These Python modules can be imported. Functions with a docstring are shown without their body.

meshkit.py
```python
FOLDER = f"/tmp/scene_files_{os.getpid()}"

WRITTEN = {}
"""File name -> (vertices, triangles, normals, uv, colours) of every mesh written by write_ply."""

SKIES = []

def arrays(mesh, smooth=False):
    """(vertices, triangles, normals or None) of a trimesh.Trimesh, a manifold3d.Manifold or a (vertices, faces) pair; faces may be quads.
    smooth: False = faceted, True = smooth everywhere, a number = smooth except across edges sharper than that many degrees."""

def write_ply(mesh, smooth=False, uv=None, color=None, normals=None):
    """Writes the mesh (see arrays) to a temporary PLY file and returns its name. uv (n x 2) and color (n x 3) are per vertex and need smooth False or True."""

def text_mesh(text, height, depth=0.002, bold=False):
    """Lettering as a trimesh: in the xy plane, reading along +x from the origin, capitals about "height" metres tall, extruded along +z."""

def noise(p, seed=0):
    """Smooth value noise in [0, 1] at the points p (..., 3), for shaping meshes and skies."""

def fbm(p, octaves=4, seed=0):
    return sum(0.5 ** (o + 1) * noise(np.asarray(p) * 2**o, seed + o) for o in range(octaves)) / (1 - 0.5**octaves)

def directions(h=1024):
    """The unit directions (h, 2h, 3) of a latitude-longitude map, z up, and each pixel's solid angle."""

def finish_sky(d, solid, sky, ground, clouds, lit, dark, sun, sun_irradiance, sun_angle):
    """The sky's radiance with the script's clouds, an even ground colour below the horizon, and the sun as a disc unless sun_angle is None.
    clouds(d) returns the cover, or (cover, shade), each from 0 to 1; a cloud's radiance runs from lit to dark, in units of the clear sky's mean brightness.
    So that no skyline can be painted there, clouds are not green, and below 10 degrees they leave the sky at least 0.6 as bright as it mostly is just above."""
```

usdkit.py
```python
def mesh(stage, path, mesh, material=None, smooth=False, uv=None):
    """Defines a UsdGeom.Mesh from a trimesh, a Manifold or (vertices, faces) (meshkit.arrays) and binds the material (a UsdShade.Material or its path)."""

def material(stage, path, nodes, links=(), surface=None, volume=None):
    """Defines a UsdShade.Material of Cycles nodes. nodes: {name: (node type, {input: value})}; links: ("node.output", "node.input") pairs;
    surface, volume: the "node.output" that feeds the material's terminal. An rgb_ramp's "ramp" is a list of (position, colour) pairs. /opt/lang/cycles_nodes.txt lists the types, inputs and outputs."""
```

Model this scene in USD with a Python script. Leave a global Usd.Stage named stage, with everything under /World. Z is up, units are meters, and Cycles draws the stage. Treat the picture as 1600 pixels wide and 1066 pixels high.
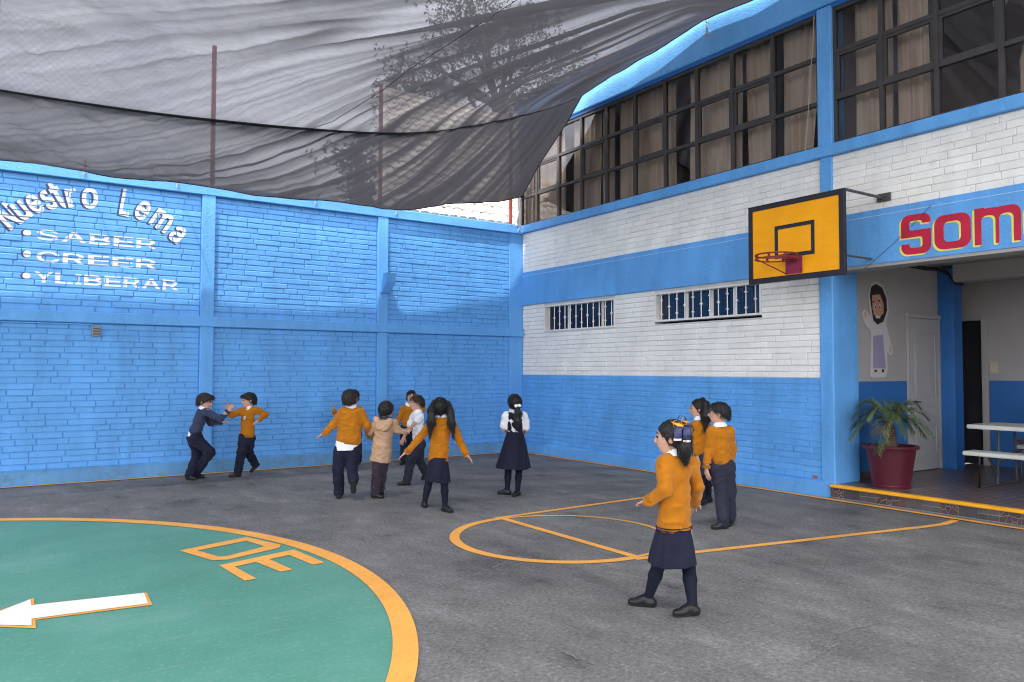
import math, random
import numpy as np, trimesh, usdkit, meshkit
from pxr import Usd, UsdGeom, UsdLux, UsdShade, Gf, Sdf, Vt
from shapely.geometry import Polygon, MultiPolygon, LineString, Point, box as sbox, MultiPoint
from shapely.ops import unary_union, voronoi_diagram
from shapely import affinity

stage = Usd.Stage.CreateInMemory()
UsdGeom.SetStageUpAxis(stage, 'Z'); UsdGeom.SetStageMetersPerUnit(stage, 1.0)
UsdGeom.Xform.Define(stage, '/World'); UsdGeom.Scope.Define(stage, '/World/Looks')
random.seed(7); rng = np.random.default_rng(7)

# ------------------------------------------------------------------ camera, sky, sun
FPX, YAW, PITCH, ROLL, EYE = 1203.6, math.radians(34.34), math.radians(2.184), math.radians(0.13), 1.5
_f = np.array([math.sin(YAW) * math.cos(PITCH), math.cos(YAW) * math.cos(PITCH), math.sin(PITCH)])
_r = np.array([math.cos(YAW), -math.sin(YAW), 0.0]); _u = np.cross(_r, _f)
CR, CU, CF = _r * math.cos(ROLL) + _u * math.sin(ROLL), -_r * math.sin(ROLL) + _u * math.cos(ROLL), _f
cam = UsdGeom.Camera.Define(stage, '/World/camera')
cam.CreateHorizontalApertureAttr(36.0); cam.CreateVerticalApertureAttr(36.0 * 682 / 1024)
cam.CreateFocalLengthAttr(36.0 * FPX / 1600); cam.CreateClippingRangeAttr((0.05, 2000.0))
cam.AddTransformOp().Set(Gf.Matrix4d(*CR, 0, *CU, 0, *(-CF), 0, 0, 0, EYE, 1))
cam.CreateExposureAttr(1.9)
SUN = np.array([-0.80, -0.60, 0.0]); SUN_EL = math.radians(66)
SUN = np.array([SUN[0] * math.cos(SUN_EL), SUN[1] * math.cos(SUN_EL), math.sin(SUN_EL)])
usdkit.material(stage, '/World/Looks/sky_look', {
    'tc': ('texture_coordinate', {}),
    'sky': ('sky_texture', {'sky_type': 'single_scattering', 'sun_disc': False, 'sun_elevation': SUN_EL, 'sun_rotation': math.atan2(SUN[0], SUN[1]), 'altitude': 2200.0, 'aerosol_density': 2.0}),
    'n': ('noise_texture', {'scale': 2.2, 'detail': 6.0, 'roughness': 0.55}),
    'r': ('rgb_ramp', {'ramp': [(0.22, (0.25,) * 3), (0.5, (0.85,) * 3), (0.7, (1.0,) * 3)]}),
    'mx': ('mix', {'color2': (8.35, 8.35, 8.7)}),
    'bg': ('background_shader', {'strength': 0.12})},
    [('tc.generated', 'n.vector'), ('n.fac', 'r.fac'), ('r.color', 'mx.fac'), ('sky.color', 'mx.color1'), ('mx.color', 'bg.color')], surface='bg.background')
dome = UsdLux.DomeLight.Define(stage, '/World/sky')
UsdShade.MaterialBindingAPI.Apply(dome.GetPrim()).Bind(UsdShade.Material.Get(stage, '/World/Looks/sky_look'))
dome.GetPrim().SetCustomDataByKey('label', 'bright hazy daylight sky with thin white cloud'); dome.GetPrim().SetCustomDataByKey('category', 'sky'); dome.GetPrim().SetCustomDataByKey('kind', 'structure')
sun = UsdLux.DistantLight.Define(stage, '/World/sun')
sun.CreateIntensityAttr(0.52); sun.CreateAngleAttr(1.6); sun.CreateNormalizeAttr(True); sun.CreateColorAttr((1.0, 0.95, 0.88))
_z = SUN; _x = np.cross([0, 0, 1.0], _z); _x /= np.linalg.norm(_x); _y = np.cross(_z, _x)
sun.AddTransformOp().Set(Gf.Matrix4d(*_x, 0, *_y, 0, *_z, 0, 0, 0, 20, 1))

# ------------------------------------------------------------------ measuring helpers: where a sight line of the survey meets a plane
C0 = np.array([0, 0, EYE])
def ray(px, py): return CF + CR * (px - 800) / FPX - CU * (py - 533) / FPX
def onz(px, py, z=0.0):
    d = ray(px, py); return C0 + d * ((z - EYE) / d[2])
def onx(px, py, X):
    d = ray(px, py); return C0 + d * (X / d[0])
def ony(px, py, Y):
    d = ray(px, py); return C0 + d * (Y / d[1])
def ond(px, py, D): return C0 + ray(px, py) * D
def project(p):
    q = np.asarray(p, float) - C0; w = q @ CF
    return np.stack([800 + FPX * (q @ CR) / w, 533 - FPX * (q @ CU) / w], -1), w

# ------------------------------------------------------------------ scene tree helpers
_names = {}
def numbered(parent, name):
    k = (str(parent), name); n = _names.get(k, 0); _names[k] = n + 1
    return f'{parent}/{name}' + (f'_{n:03d}' if n else '')
BASE = {}
def tag(prim, label=None, cat=None, group=None, kind=None):
    for k, v in (('label', label), ('category', cat), ('group', group), ('kind', kind)):
        if v: prim.SetCustomDataByKey(k, v)
    return prim
def thing(name, label, cat, base=(0, 0, 0), group=None, kind=None):
    p = numbered('/World', name); x = UsdGeom.Xform.Define(stage, p); x.AddTranslateOp().Set(Gf.Vec3d(*map(float, base)))
    BASE[p] = np.array(base, float)
    return str(tag(x.GetPrim(), label, cat, group, kind).GetPath())
def obj(parent, name, mesh, mat, smooth=False, label=None, kind=None):
    """mesh in world coordinates; becomes one Mesh prim under parent."""
    if isinstance(mesh, list): mesh = trimesh.util.concatenate(mesh)
    if hasattr(mesh, 'vertices'): v, f = np.array(mesh.vertices, float), np.array(mesh.faces)
    else:
        v, f = np.asarray(mesh[0], float), np.asarray(mesh[1], int)
    top = '/'.join(str(parent).split('/')[:3])
    p = numbered(parent, name)
    m = usdkit.mesh(stage, p, (v - BASE.get(top, 0), f), MAT[mat], smooth=smooth)
    tag(m.GetPrim(), label, None, None, kind)
    return p
def solo(name, mesh, mat, label, cat, smooth=False, group=None, kind=None):
    if isinstance(mesh, list): mesh = trimesh.util.concatenate(mesh)
    m = usdkit.mesh(stage, numbered('/World', name), mesh, MAT[mat], smooth=smooth)
    tag(m.GetPrim(), label, cat, group, kind); return str(m.GetPath())

# ------------------------------------------------------------------ shape helpers
def bx(x0, x1, y0, y1, z0, z1, bev=0.0):
    if bev <= 0:
        m = trimesh.creation.box([x1 - x0, y1 - y0, z1 - z0]); m.apply_translation([(x0 + x1) / 2, (y0 + y1) / 2, (z0 + z1) / 2]); return m
    lo, hi = np.array([x0, y0, z0]), np.array([x1, y1, z1]); b = min(bev, (hi - lo).min() / 2.01)
    pts = []
    for sx in (0, 1):
        for sy in (0, 1):
            for sz in (0, 1):
                c = np.where([sx, sy, sz], hi, lo); d = np.where([sx, sy, sz], -b, b)
                for k in range(3):
                    q = c + d; q[k] = c[k]; pts.append(q)
    return trimesh.convex.convex_hull(np.array(pts))
def tube(pts, r, sides=8, caps=True):
    p = np.asarray(pts, float); r = np.broadcast_to(np.asarray(r, float), (len(p),))
    t = np.gradient(p, axis=0); t /= np.linalg.norm(t, axis=1, keepdims=True) + 1e-12
    ref = np.array([0, 0, 1.0]) if abs(t[:, 2]).mean() < 0.8 else np.array([1.0, 0.1, 0])
    a = np.cross(t, ref); a /= np.linalg.norm(a, axis=1, keepdims=True) + 1e-12; b = np.cross(t, a)
    an = np.arange(sides) * 2 * np.pi / sides
    v = (p[:, None] + r[:, None, None] * (np.cos(an)[None, :, None] * a[:, None] + np.sin(an)[None, :, None] * b[:, None])).reshape(-1, 3)
    n = len(p); F = []
    for i in range(n - 1):
        for j in range(sides):
            q = [i * sides + j, i * sides + (j + 1) % sides, (i + 1) * sides + (j + 1) % sides, (i + 1) * sides + j]
            F += [[q[0], q[2], q[1]], [q[0], q[3], q[2]]]
    if caps:
        v = np.vstack([v, p[0], p[-1]])
        for j in range(sides):
            F += [[len(v) - 2, j, (j + 1) % sides], [len(v) - 1, (n - 1) * sides + (j + 1) % sides, (n - 1) * sides + j]]
    return trimesh.Trimesh(v, F, process=False)
def lathe(profile, center, sides=40):
    m = trimesh.creation.revolve(np.array(profile, float), sections=sides); m.apply_translation(center); return m
def polys(g):
    if g.is_empty: return []
    return [p for p in getattr(g, 'geoms', [g]) if p.geom_type == 'Polygon' and p.area > 1e-7]
def sheet(g, fn):
    """flat triangles of the shapely shape g, each 2-D point put in place by fn(u, v)."""
    V, F, n = [], [], 0
    for p in polys(g):
        v, f = trimesh.creation.triangulate_polygon(p, engine='earcut')
        V.append(np.array([fn(a, b) for a, b in v])); F.append(np.array(f) + n); n += len(v)
    return trimesh.Trimesh(np.vstack(V), np.vstack(F), process=False) if V else None
def slab(g, fn, depth_vec):
    """extruded shapely shape: front by fn, back moved along depth_vec."""
    out = []
    for p in polys(g):
        m = trimesh.creation.extrude_polygon(p, 1.0, engine='earcut')
        v = np.array([fn(a, b) for a, b in m.vertices[:, :2]]) + m.vertices[:, 2:3] * np.asarray(depth_vec)
        out.append(trimesh.Trimesh(v, m.faces, process=False))
    return trimesh.util.concatenate(out)
def densify(g, step=0.04):
    from shapely import segmentize
    return segmentize(g, step)
_glyph = {}
def glyph(ch, bold=True):
    """outline of lettering as a shapely shape, scaled to the unit square."""
    if ch not in _glyph:
        m = meshkit.text_mesh(ch, 1.0, 0.01, bold)
        z = m.vertices[:, 2].max(); tri = m.triangles[(m.triangles[:, :, 2] > z - 1e-6).all(1)]
        g = unary_union([Polygon(t[:, :2]).buffer(1e-4) for t in tri])
        a, b, c, d = g.bounds
        _glyph[ch] = affinity.scale(affinity.translate(g, -a, -b), 1 / (c - a), 1 / (d - b), origin=(0, 0))
    return _glyph[ch]

# ------------------------------------------------------------------ materials
MAT = {}
def mk(name, *a, **k):
    MAT[name] = usdkit.material(stage, '/World/Looks/' + name, *a, **k)
def sc(c, k): return tuple(min(1.0, x * k) for x in c)
def surf(name, col, rough=0.6, var=0.08, vs=2.5, bump=0.15, bs=70.0, dist=0.004, spec=0.3, isl=0.0, dirt=None, dirt_at=(0.62, 0.72), dirt_s=6.0, stretch=(1, 1, 1), sheen=0.0, streak=0.0):
    nodes = {'g': ('geometry', {}), 'mp': ('mapping', {'scale': stretch}), 'n1': ('noise_texture', {'scale': vs, 'detail': 5.0, 'roughness': 0.6}), 'r1': ('rgb_ramp', {'ramp': [(0.25, sc(col, 1 - 1.6 * var)), (0.75, sc(col, 1 + 1.6 * var))]}),
             'n2': ('noise_texture', {'scale': bs, 'detail': 4.0, 'roughness': 0.6}), 'b': ('bump', {'strength': min(1.0, bump * 2), 'distance': dist}),
             'p': ('principled_bsdf', {'roughness': rough, 'specular_ior_level': spec, 'sheen_weight': sheen, 'sheen_roughness': 0.4})}
    links = [('g.position', 'mp.vector'), ('mp.vector', 'n1.vector'), ('n1.fac', 'r1.fac'), ('mp.vector', 'n2.vector'), ('n2.fac', 'b.height'), ('b.normal', 'p.normal')]
    out = 'r1.color'
    if isl:
        nodes['mr'] = ('map_range', {'from_min': 0.0, 'from_max': 1.0, 'to_min': 1 - isl, 'to_max': 1 + isl}); nodes['cc'] = ('combine_color', {}); nodes['ml'] = ('mix', {'mix_type': 'multiply', 'fac': 1.0})
        nodes['oi'] = ('object_info', {}); nodes['ad'] = ('math', {'math_type': 'add'}); nodes['fr'] = ('math', {'math_type': 'fraction'})
        links += [('g.random_per_island', 'ad.value1'), ('oi.random', 'ad.value2'), ('ad.value', 'fr.value1'), ('fr.value', 'mr.value'), ('mr.result', 'cc.r'), ('mr.result', 'cc.g'), ('mr.result', 'cc.b'), (out, 'ml.color1'), ('cc.color', 'ml.color2')]
        out = 'ml.color'
    if dirt:
        nodes['n3'] = ('noise_texture', {'scale': dirt_s, 'detail': 8.0, 'roughness': 0.7}); nodes['r3'] = ('rgb_ramp', {'ramp': [(dirt_at[0], (0, 0, 0)), (dirt_at[1], (1, 1, 1))]}); nodes['md'] = ('mix', {'color2': dirt})
        links += [('mp.vector', 'n3.vector'), ('n3.fac', 'r3.fac'), ('r3.color', 'md.fac'), (out, 'md.color1')]; out = 'md.color'
    if streak:
        nodes['m4'] = ('mapping', {'scale': (5.5, 5.5, 0.45)}); nodes['n4'] = ('noise_texture', {'scale': 1.0, 'detail': 6.0, 'roughness': 0.65}); nodes['r4'] = ('rgb_ramp', {'ramp': [(0.30, (1 - streak,) * 3), (0.5, (1.0,) * 3), (0.72, (1 + .6 * streak,) * 3)]}); nodes['x4'] = ('mix', {'mix_type': 'multiply', 'fac': 1.0})
        links += [('g.position', 'm4.vector'), ('m4.vector', 'n4.vector'), ('n4.fac', 'r4.fac'), (out, 'x4.color1'), ('r4.color', 'x4.color2')]; out = 'x4.color'
    links.append((out, 'p.base_color'))
    mk(name, nodes, links, surface='p.BSDF')

BLUE = (0.112, 0.345, 0.71)
surf('blue_paint', BLUE, 0.5, 0.07, 1.3, 0.35, 55, 0.005, 0.35, isl=0.05, dirt=sc(BLUE, 1.4), dirt_at=(0.60, 0.78), dirt_s=9, streak=0.12)
surf('blue_plaster', BLUE, 0.55, 0.08, 1.0, 0.5, 38, 0.008, 0.35, dirt=sc(BLUE, 1.35), dirt_at=(0.6, 0.75), dirt_s=14, streak=0.11)
surf('shaded_dirty_plinth', (0.105, 0.275, 0.50), 0.6, 0.1, 1.2, 0.5, 38, 0.008, 0.3, dirt=(0.10, 0.17, 0.25), dirt_at=(0.52, 0.72), dirt_s=5, streak=0.1)  # wall blue darkened and greyed for shade and grime, plus patchy dirt
surf('deep_blue_paint', (0.028, 0.13, 0.37), 0.5, 0.06, 1.5, 0.2, 50)  # blue darkened for porch and recess shade; louvres are dark blue themselves
surf('white_paint', (0.77, 0.755, 0.72), 0.6, 0.05, 2.0, 0.35, 55, 0.005, 0.3, isl=0.05, dirt=(0.52, 0.49, 0.44), dirt_at=(0.6, 0.8), dirt_s=7, streak=0.05)
surf('mortar_white', (0.55, 0.54, 0.52), 0.8, 0.08, 3.0, 0.4, 60)
surf('pale_blue_paint', (0.36, 0.52, 0.78), 0.6, 0.1, 8, 0.3, 60)
surf('white_lettering', (0.66, 0.67, 0.68), 0.6, 0.03, 3, 0.2, 60, dirt=(0.45, 0.58, 0.78), dirt_at=(0.68, 0.72), dirt_s=26)
surf('dark_lettering', (0.05, 0.06, 0.14), 0.6, 0.1, 4, 0.2, 60)
surf('red_lettering', (0.46, 0.012, 0.045), 0.5, 0.1, 5, 0.3, 45, dirt=(0.6, 0.12, 0.2), dirt_at=(0.7, 0.75), dirt_s=40)
surf('yellow_lettering', (0.72, 0.68, 0.12), 0.5, 0.08, 5, 0.3, 45)
surf('shaded_white', (0.36, 0.34, 0.33), 0.7, 0.04, 1.5, 0.15, 40)  # white walls greyed in the colour itself to carry the porch shade
surf('shaded_door_paint', (0.37, 0.36, 0.36), 0.45, 0.03, 2, 0.08, 40)  # white-grey door, its colour darkened with the porch walls for shade
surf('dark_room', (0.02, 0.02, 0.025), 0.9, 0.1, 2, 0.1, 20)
surf('room_wall', (0.30, 0.27, 0.27), 0.8, 0.08, 1.0, 0.1, 20)
surf('cupboard_red', (0.22, 0.07, 0.05), 0.6, 0.1, 3, 0.1, 30)
surf('bronze_frame', (0.045, 0.04, 0.04), 0.42, 0.15, 6, 0.08, 60, spec=0.5)
surf('white_metal', (0.72, 0.70, 0.67), 0.45, 0.06, 9, 0.15, 80, dirt=(0.45, 0.3, 0.2), dirt_at=(0.68, 0.74), dirt_s=18)
surf('red_post', (0.30, 0.055, 0.045), 0.6, 0.2, 5, 0.3, 40)
surf('zinc_wire', (0.22, 0.22, 0.23), 0.5, 0.1, 3, 0.1, 40, spec=0.5)
surf('roof_clay', (0.70, 0.63, 0.55), 0.8, 0.12, 2.5, 0.4, 40, 0.006, isl=0.14, dirt=(0.36, 0.2, 0.13), dirt_at=(0.62, 0.72), dirt_s=5)
surf('house_wall', (0.48, 0.42, 0.36), 0.8, 0.08, 1.5, 0.3, 30)
surf('board_orange', (0.88, 0.36, 0.003), 0.5, 0.035, 3, 0.08, 60, stretch=(1, 1, 5), spec=0.25)
surf('board_black', (0.02, 0.018, 0.026), 0.55, 0.12, 5, 0.1, 60)
surf('rim_red', (0.17, 0.012, 0.012), 0.4, 0.15, 8, 0.1, 60, spec=0.5)
surf('plate_red', (0.26, 0.022, 0.065), 0.45, 0.1, 5, 0.08, 50)
surf('dark_steel', (0.055, 0.052, 0.055), 0.5, 0.2, 8, 0.15, 70, spec=0.5)
surf('line_orange', (0.80, 0.36, 0.065), 0.7, 0.07, 3, 0.35, 120, 0.003, dirt=(0.33, 0.24, 0.14), dirt_at=(0.56, 0.72), dirt_s=30)
surf('edge_yellow', (0.80, 0.36, 0.01), 0.5, 0.08, 5, 0.2, 60, dirt=(0.4, 0.24, 0.06), dirt_at=(0.66, 0.74), dirt_s=25)
surf('arrow_white', (0.78, 0.77, 0.75), 0.7, 0.04, 3, 0.3, 110, 0.003, dirt=(0.40, 0.44, 0.41), dirt_at=(0.56, 0.70), dirt_s=22, stretch=(1, 2, 1))
surf('pot_plastic', (0.068, 0.008, 0.016), 0.42, 0.08, 4, 0.04, 60, spec=0.4)
surf('soil', (0.05, 0.035, 0.025), 0.95, 0.3, 12, 0.6, 60, 0.02)
surf('palm_trunk', (0.12, 0.075, 0.05), 0.9, 0.25, 20, 0.6, 60, 0.01)
surf('palm_leaf', (0.075, 0.115, 0.05), 0.5, 0.25, 7, 0.05, 60, isl=0.25)
surf('dry_leaf', (0.45, 0.33, 0.24), 0.7, 0.15, 7, 0.05, 60, isl=0.2)
surf('bench_white', (0.62, 0.62, 0.57), 0.5, 0.06, 3, 0.1, 60)
surf('brown_wood', (0.16, 0.06, 0.025), 0.5, 0.15, 6, 0.1, 60, stretch=(1, 6, 1))
surf('paper', (0.5, 0.44, 0.36), 0.8, 0.06, 8, 0.02, 40)
surf('black_rubber', (0.015, 0.015, 0.017), 0.55, 0.1, 5, 0.1, 60)
surf('grey_plastic', (0.25, 0.23, 0.22), 0.5, 0.1, 6, 0.05, 60)
surf('rope_grey', (0.35, 0.34, 0.33), 0.8, 0.1, 20, 0.3, 200)
surf('tile_dark', (0.075, 0.066, 0.066), 0.35, 0.15, 10, 0.15, 50, isl=0.25)
surf('tile_brown', (0.085, 0.052, 0.048), 0.35, 0.15, 10, 0.15, 50, isl=0.25)
surf('grout', (0.34, 0.325, 0.31), 0.85, 0.08, 10, 0.2, 60)
surf('pale_grit', (0.19, 0.185, 0.176), 0.85, 0.1, 20, 0.3, 60)
surf('bare_brick', (0.30, 0.12, 0.07), 0.9, 0.2, 20, 0.4, 60)
surf('curtain_cloth', (0.68, 0.555, 0.465), 0.8, 0.06, 2, 0.12, 90, stretch=(1, 1, .15), sheen=0.2)
surf('curtain_pale', (0.45, 0.62, 0.55), 0.8, 0.06, 2, 0.1, 90)
# people
surf('skin', (0.50, 0.275, 0.19), 0.5, 0.05, 14, 0.05, 90, spec=0.35)
surf('hair_black', (0.007, 0.006, 0.006), 0.42, 0.35, 30, 0.6, 90, 0.004, spec=0.35, stretch=(3, 3, .35))
surf('hair_brown', (0.016, 0.010, 0.008), 0.45, 0.3, 30, 0.6, 90, 0.004, spec=0.35, stretch=(3, 3, .35))
MUST = (0.395, 0.138, 0.008)
surf('mustard_knit', MUST, 0.85, 0.10, 16, 0.5, 190, 0.004, 0.12, sheen=0.12)
surf('mustard_dark', sc(MUST, 0.72), 0.85, 0.09, 12, 0.4, 260, 0.003, 0.15, sheen=0.2)
surf('navy_knit', (0.036, 0.042, 0.085), 0.85, 0.12, 12, 0.35, 260, 0.003, 0.15, sheen=0.1)
surf('navy_cloth', (0.012, 0.013, 0.028), 0.8, 0.15, 9, 0.25, 150, 0.003, 0.15, sheen=0.03)
surf('grey_navy_cloth', (0.024, 0.025, 0.040), 0.8, 0.15, 9, 0.25, 150, 0.003, 0.15, sheen=0.03)
surf('plum_cloth', (0.03, 0.022, 0.032), 0.75, 0.15, 9, 0.25, 150, 0.003, 0.25, sheen=0.1)
surf('tights', (0.007, 0.008, 0.016), 0.75, 0.12, 14, 0.15, 200, 0.002, 0.15)
surf('shirt_white', (0.74, 0.74, 0.76), 0.75, 0.03, 9, 0.2, 120, 0.003, 0.2)
surf('coat_tan', (0.42, 0.265, 0.16), 0.65, 0.07, 7, 0.25, 60, 0.004, 0.3)
surf('dark_lining', (0.04, 0.04, 0.05), 0.8, 0.1, 9, 0.2, 90)
surf('shoe_black', (0.007, 0.0065, 0.007), 0.42, 0.2, 20, 0.15, 60, spec=0.35)
surf('eye_dark', (0.01, 0.008, 0.008), 0.25, 0.05, 5, 0.0, 10)
surf('lip', (0.36, 0.14, 0.12), 0.45, 0.05, 5, 0.0, 10)
surf('ribbon_navy', (0.012, 0.018, 0.085), 0.35, 0.1, 9, 0.1, 120, spec=0.5)
surf('ribbon_gold', (0.75, 0.36, 0.03), 0.4, 0.08, 9, 0.1, 120, spec=0.5)
surf('badge_red', (0.35, 0.03, 0.05), 0.7, 0.1, 9, 0.1, 120)
surf('print_white', (0.50, 0.48, 0.48), 0.5, 0.02, 4, 0.0, 30)
surf('print_lilac', (0.28, 0.25, 0.36), 0.5, 0.06, 8, 0.0, 30)
surf('print_skin', (0.50, 0.25, 0.18), 0.5, 0.05, 8, 0.0, 30)
surf('print_hair', (0.022, 0.014, 0.013), 0.5, 0.1, 8, 0.0, 30)

# asphalt: worn grey with pale grit and dark oily patches
mk('asphalt', {'g': ('geometry', {}), 'mp': ('mapping', {'rotation': (0, 0, 0.6), 'scale': (1, 0.45, 1)}),
    'a': ('noise_texture', {'scale': 0.7, 'detail': 6.0, 'roughness': 0.65}), 'ar': ('rgb_ramp', {'ramp': [(0.30, (0.092, 0.088, 0.085)), (0.42, (0.142, 0.137, 0.131)), (0.56, (0.163, 0.157, 0.150)), (0.74, (0.205, 0.198, 0.188))]}),
    's': ('noise_texture', {'scale': 38.0, 'detail': 6.0, 'roughness': 0.85}), 'sr': ('rgb_ramp', {'ramp': [(0.36, (0.42,) * 3), (0.48, (0.95,) * 3), (0.56, (1.15,) * 3), (0.64, (2.1,) * 3)]}),
    'w': ('noise_texture', {'scale': 3.2, 'detail': 8.0, 'roughness': 0.75}), 'wr': ('rgb_ramp', {'ramp': [(0.30, (0.42,) * 3), (0.42, (0.85,) * 3), (0.54, (1.0,) * 3), (0.68, (1.35,) * 3)]}),
    'm1': ('mix', {'mix_type': 'multiply', 'fac': 1.0}), 'm2': ('mix', {'mix_type': 'multiply', 'fac': 0.85}),
    'b': ('bump', {'strength': 0.7, 'distance': 0.006}), 'p': ('principled_bsdf', {'roughness': 0.82, 'specular_ior_level': 0.3})},
    [('g.position', 'mp.vector'), ('g.position', 'a.vector'), ('g.position', 's.vector'), ('mp.vector', 'w.vector'), ('a.fac', 'ar.fac'), ('s.fac', 'sr.fac'), ('w.fac', 'wr.fac'), ('ar.color', 'm1.color1'), ('wr.color', 'm1.color2'),
     ('m1.color', 'm2.color1'), ('sr.color', 'm2.color2'), ('m2.color', 'p.base_color'), ('s.fac', 'b.height'), ('b.normal', 'p.normal')], surface='p.BSDF')
# green court paint: scuffed along the direction of play
mk('court_green', {'g': ('geometry', {}), 'mp': ('mapping', {'rotation': (0, 0, -0.55), 'scale': (0.22, 3.0, 1)}),
    'a': ('noise_texture', {'scale': 1.1, 'detail': 6.0, 'roughness': 0.6}), 'ar': ('rgb_ramp', {'ramp': [(0.28, (0.066, 0.215, 0.155)), (0.55, (0.085, 0.258, 0.192)), (0.75, (0.135, 0.30, 0.245))]}),
    'sc': ('noise_texture', {'scale': 2.6, 'detail': 9.0, 'roughness': 0.72}), 'sr': ('rgb_ramp', {'ramp': [(0.605, (0, 0, 0)), (0.66, (0.4,) * 3), (0.74, (1, 1, 1))]}),
    'gr': ('noise_texture', {'scale': 32.0, 'detail': 6.0, 'roughness': 0.82}), 'gm': ('rgb_ramp', {'ramp': [(0.54, (0, 0, 0)), (0.68, (0.75,) * 3)]}),
    'm1': ('mix', {'color2': (0.30, 0.33, 0.28)}), 'm2': ('mix', {'color2': (0.24, 0.36, 0.31)}),
    'b': ('bump', {'strength': 0.45, 'distance': 0.004}), 'p': ('principled_bsdf', {'roughness': 0.62, 'specular_ior_level': 0.35})},
    [('g.position', 'mp.vector'), ('g.position', 'a.vector'), ('g.position', 'gr.vector'), ('mp.vector', 'sc.vector'), ('a.fac', 'ar.fac'), ('sc.fac', 'sr.fac'), ('gr.fac', 'gm.fac'), ('ar.color', 'm1.color1'), ('sr.color', 'm1.fac'),
     ('m1.color', 'm2.color1'), ('gm.color', 'm2.fac'), ('m2.color', 'p.base_color'), ('gr.fac', 'b.height'), ('b.normal', 'p.normal')], surface='p.BSDF')
# porch floor: small brown clay tiles seen very flat
mk('floor_tiles', {'g': ('geometry', {}), 'bt': ('brick_texture', {'scale': 1.0, 'brick_width': 0.22, 'row_height': 0.11, 'mortar_size': 0.008, 'color1': (0.085, 0.048, 0.042), 'color2': (0.055, 0.045, 0.046), 'mortar': (0.17, 0.15, 0.14)}),
    'n': ('noise_texture', {'scale': 9.0, 'detail': 5.0}), 'nr': ('rgb_ramp', {'ramp': [(0.3, (0.7,) * 3), (0.7, (1.4,) * 3)]}), 'm': ('mix', {'mix_type': 'multiply', 'fac': 1.0}), 'p': ('principled_bsdf', {'roughness': 0.33})},
    [('g.position', 'bt.vector'), ('g.position', 'n.vector'), ('n.fac', 'nr.fac'), ('bt.color', 'm.color1'), ('nr.color', 'm.color2'), ('m.color', 'p.base_color')], surface='p.BSDF')
# window glass, slightly smoky
for nm, tint in (('glass', (0.87, 0.85, 0.84)), ('dark_glass', (0.30, 0.34, 0.42))):
    mk(nm, {'fr': ('fresnel', {'IOR': 1.6}), 't': ('transparent_bsdf', {'color': tint}), 'gl': ('glossy_bsdf', {'color': (0.95, 0.95, 0.97), 'roughness': 0.015}), 'm': ('mix_closure', {})},
       [('fr.fac', 'm.fac'), ('t.BSDF', 'm.closure1'), ('gl.BSDF', 'm.closure2')], surface='m.closure')
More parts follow.
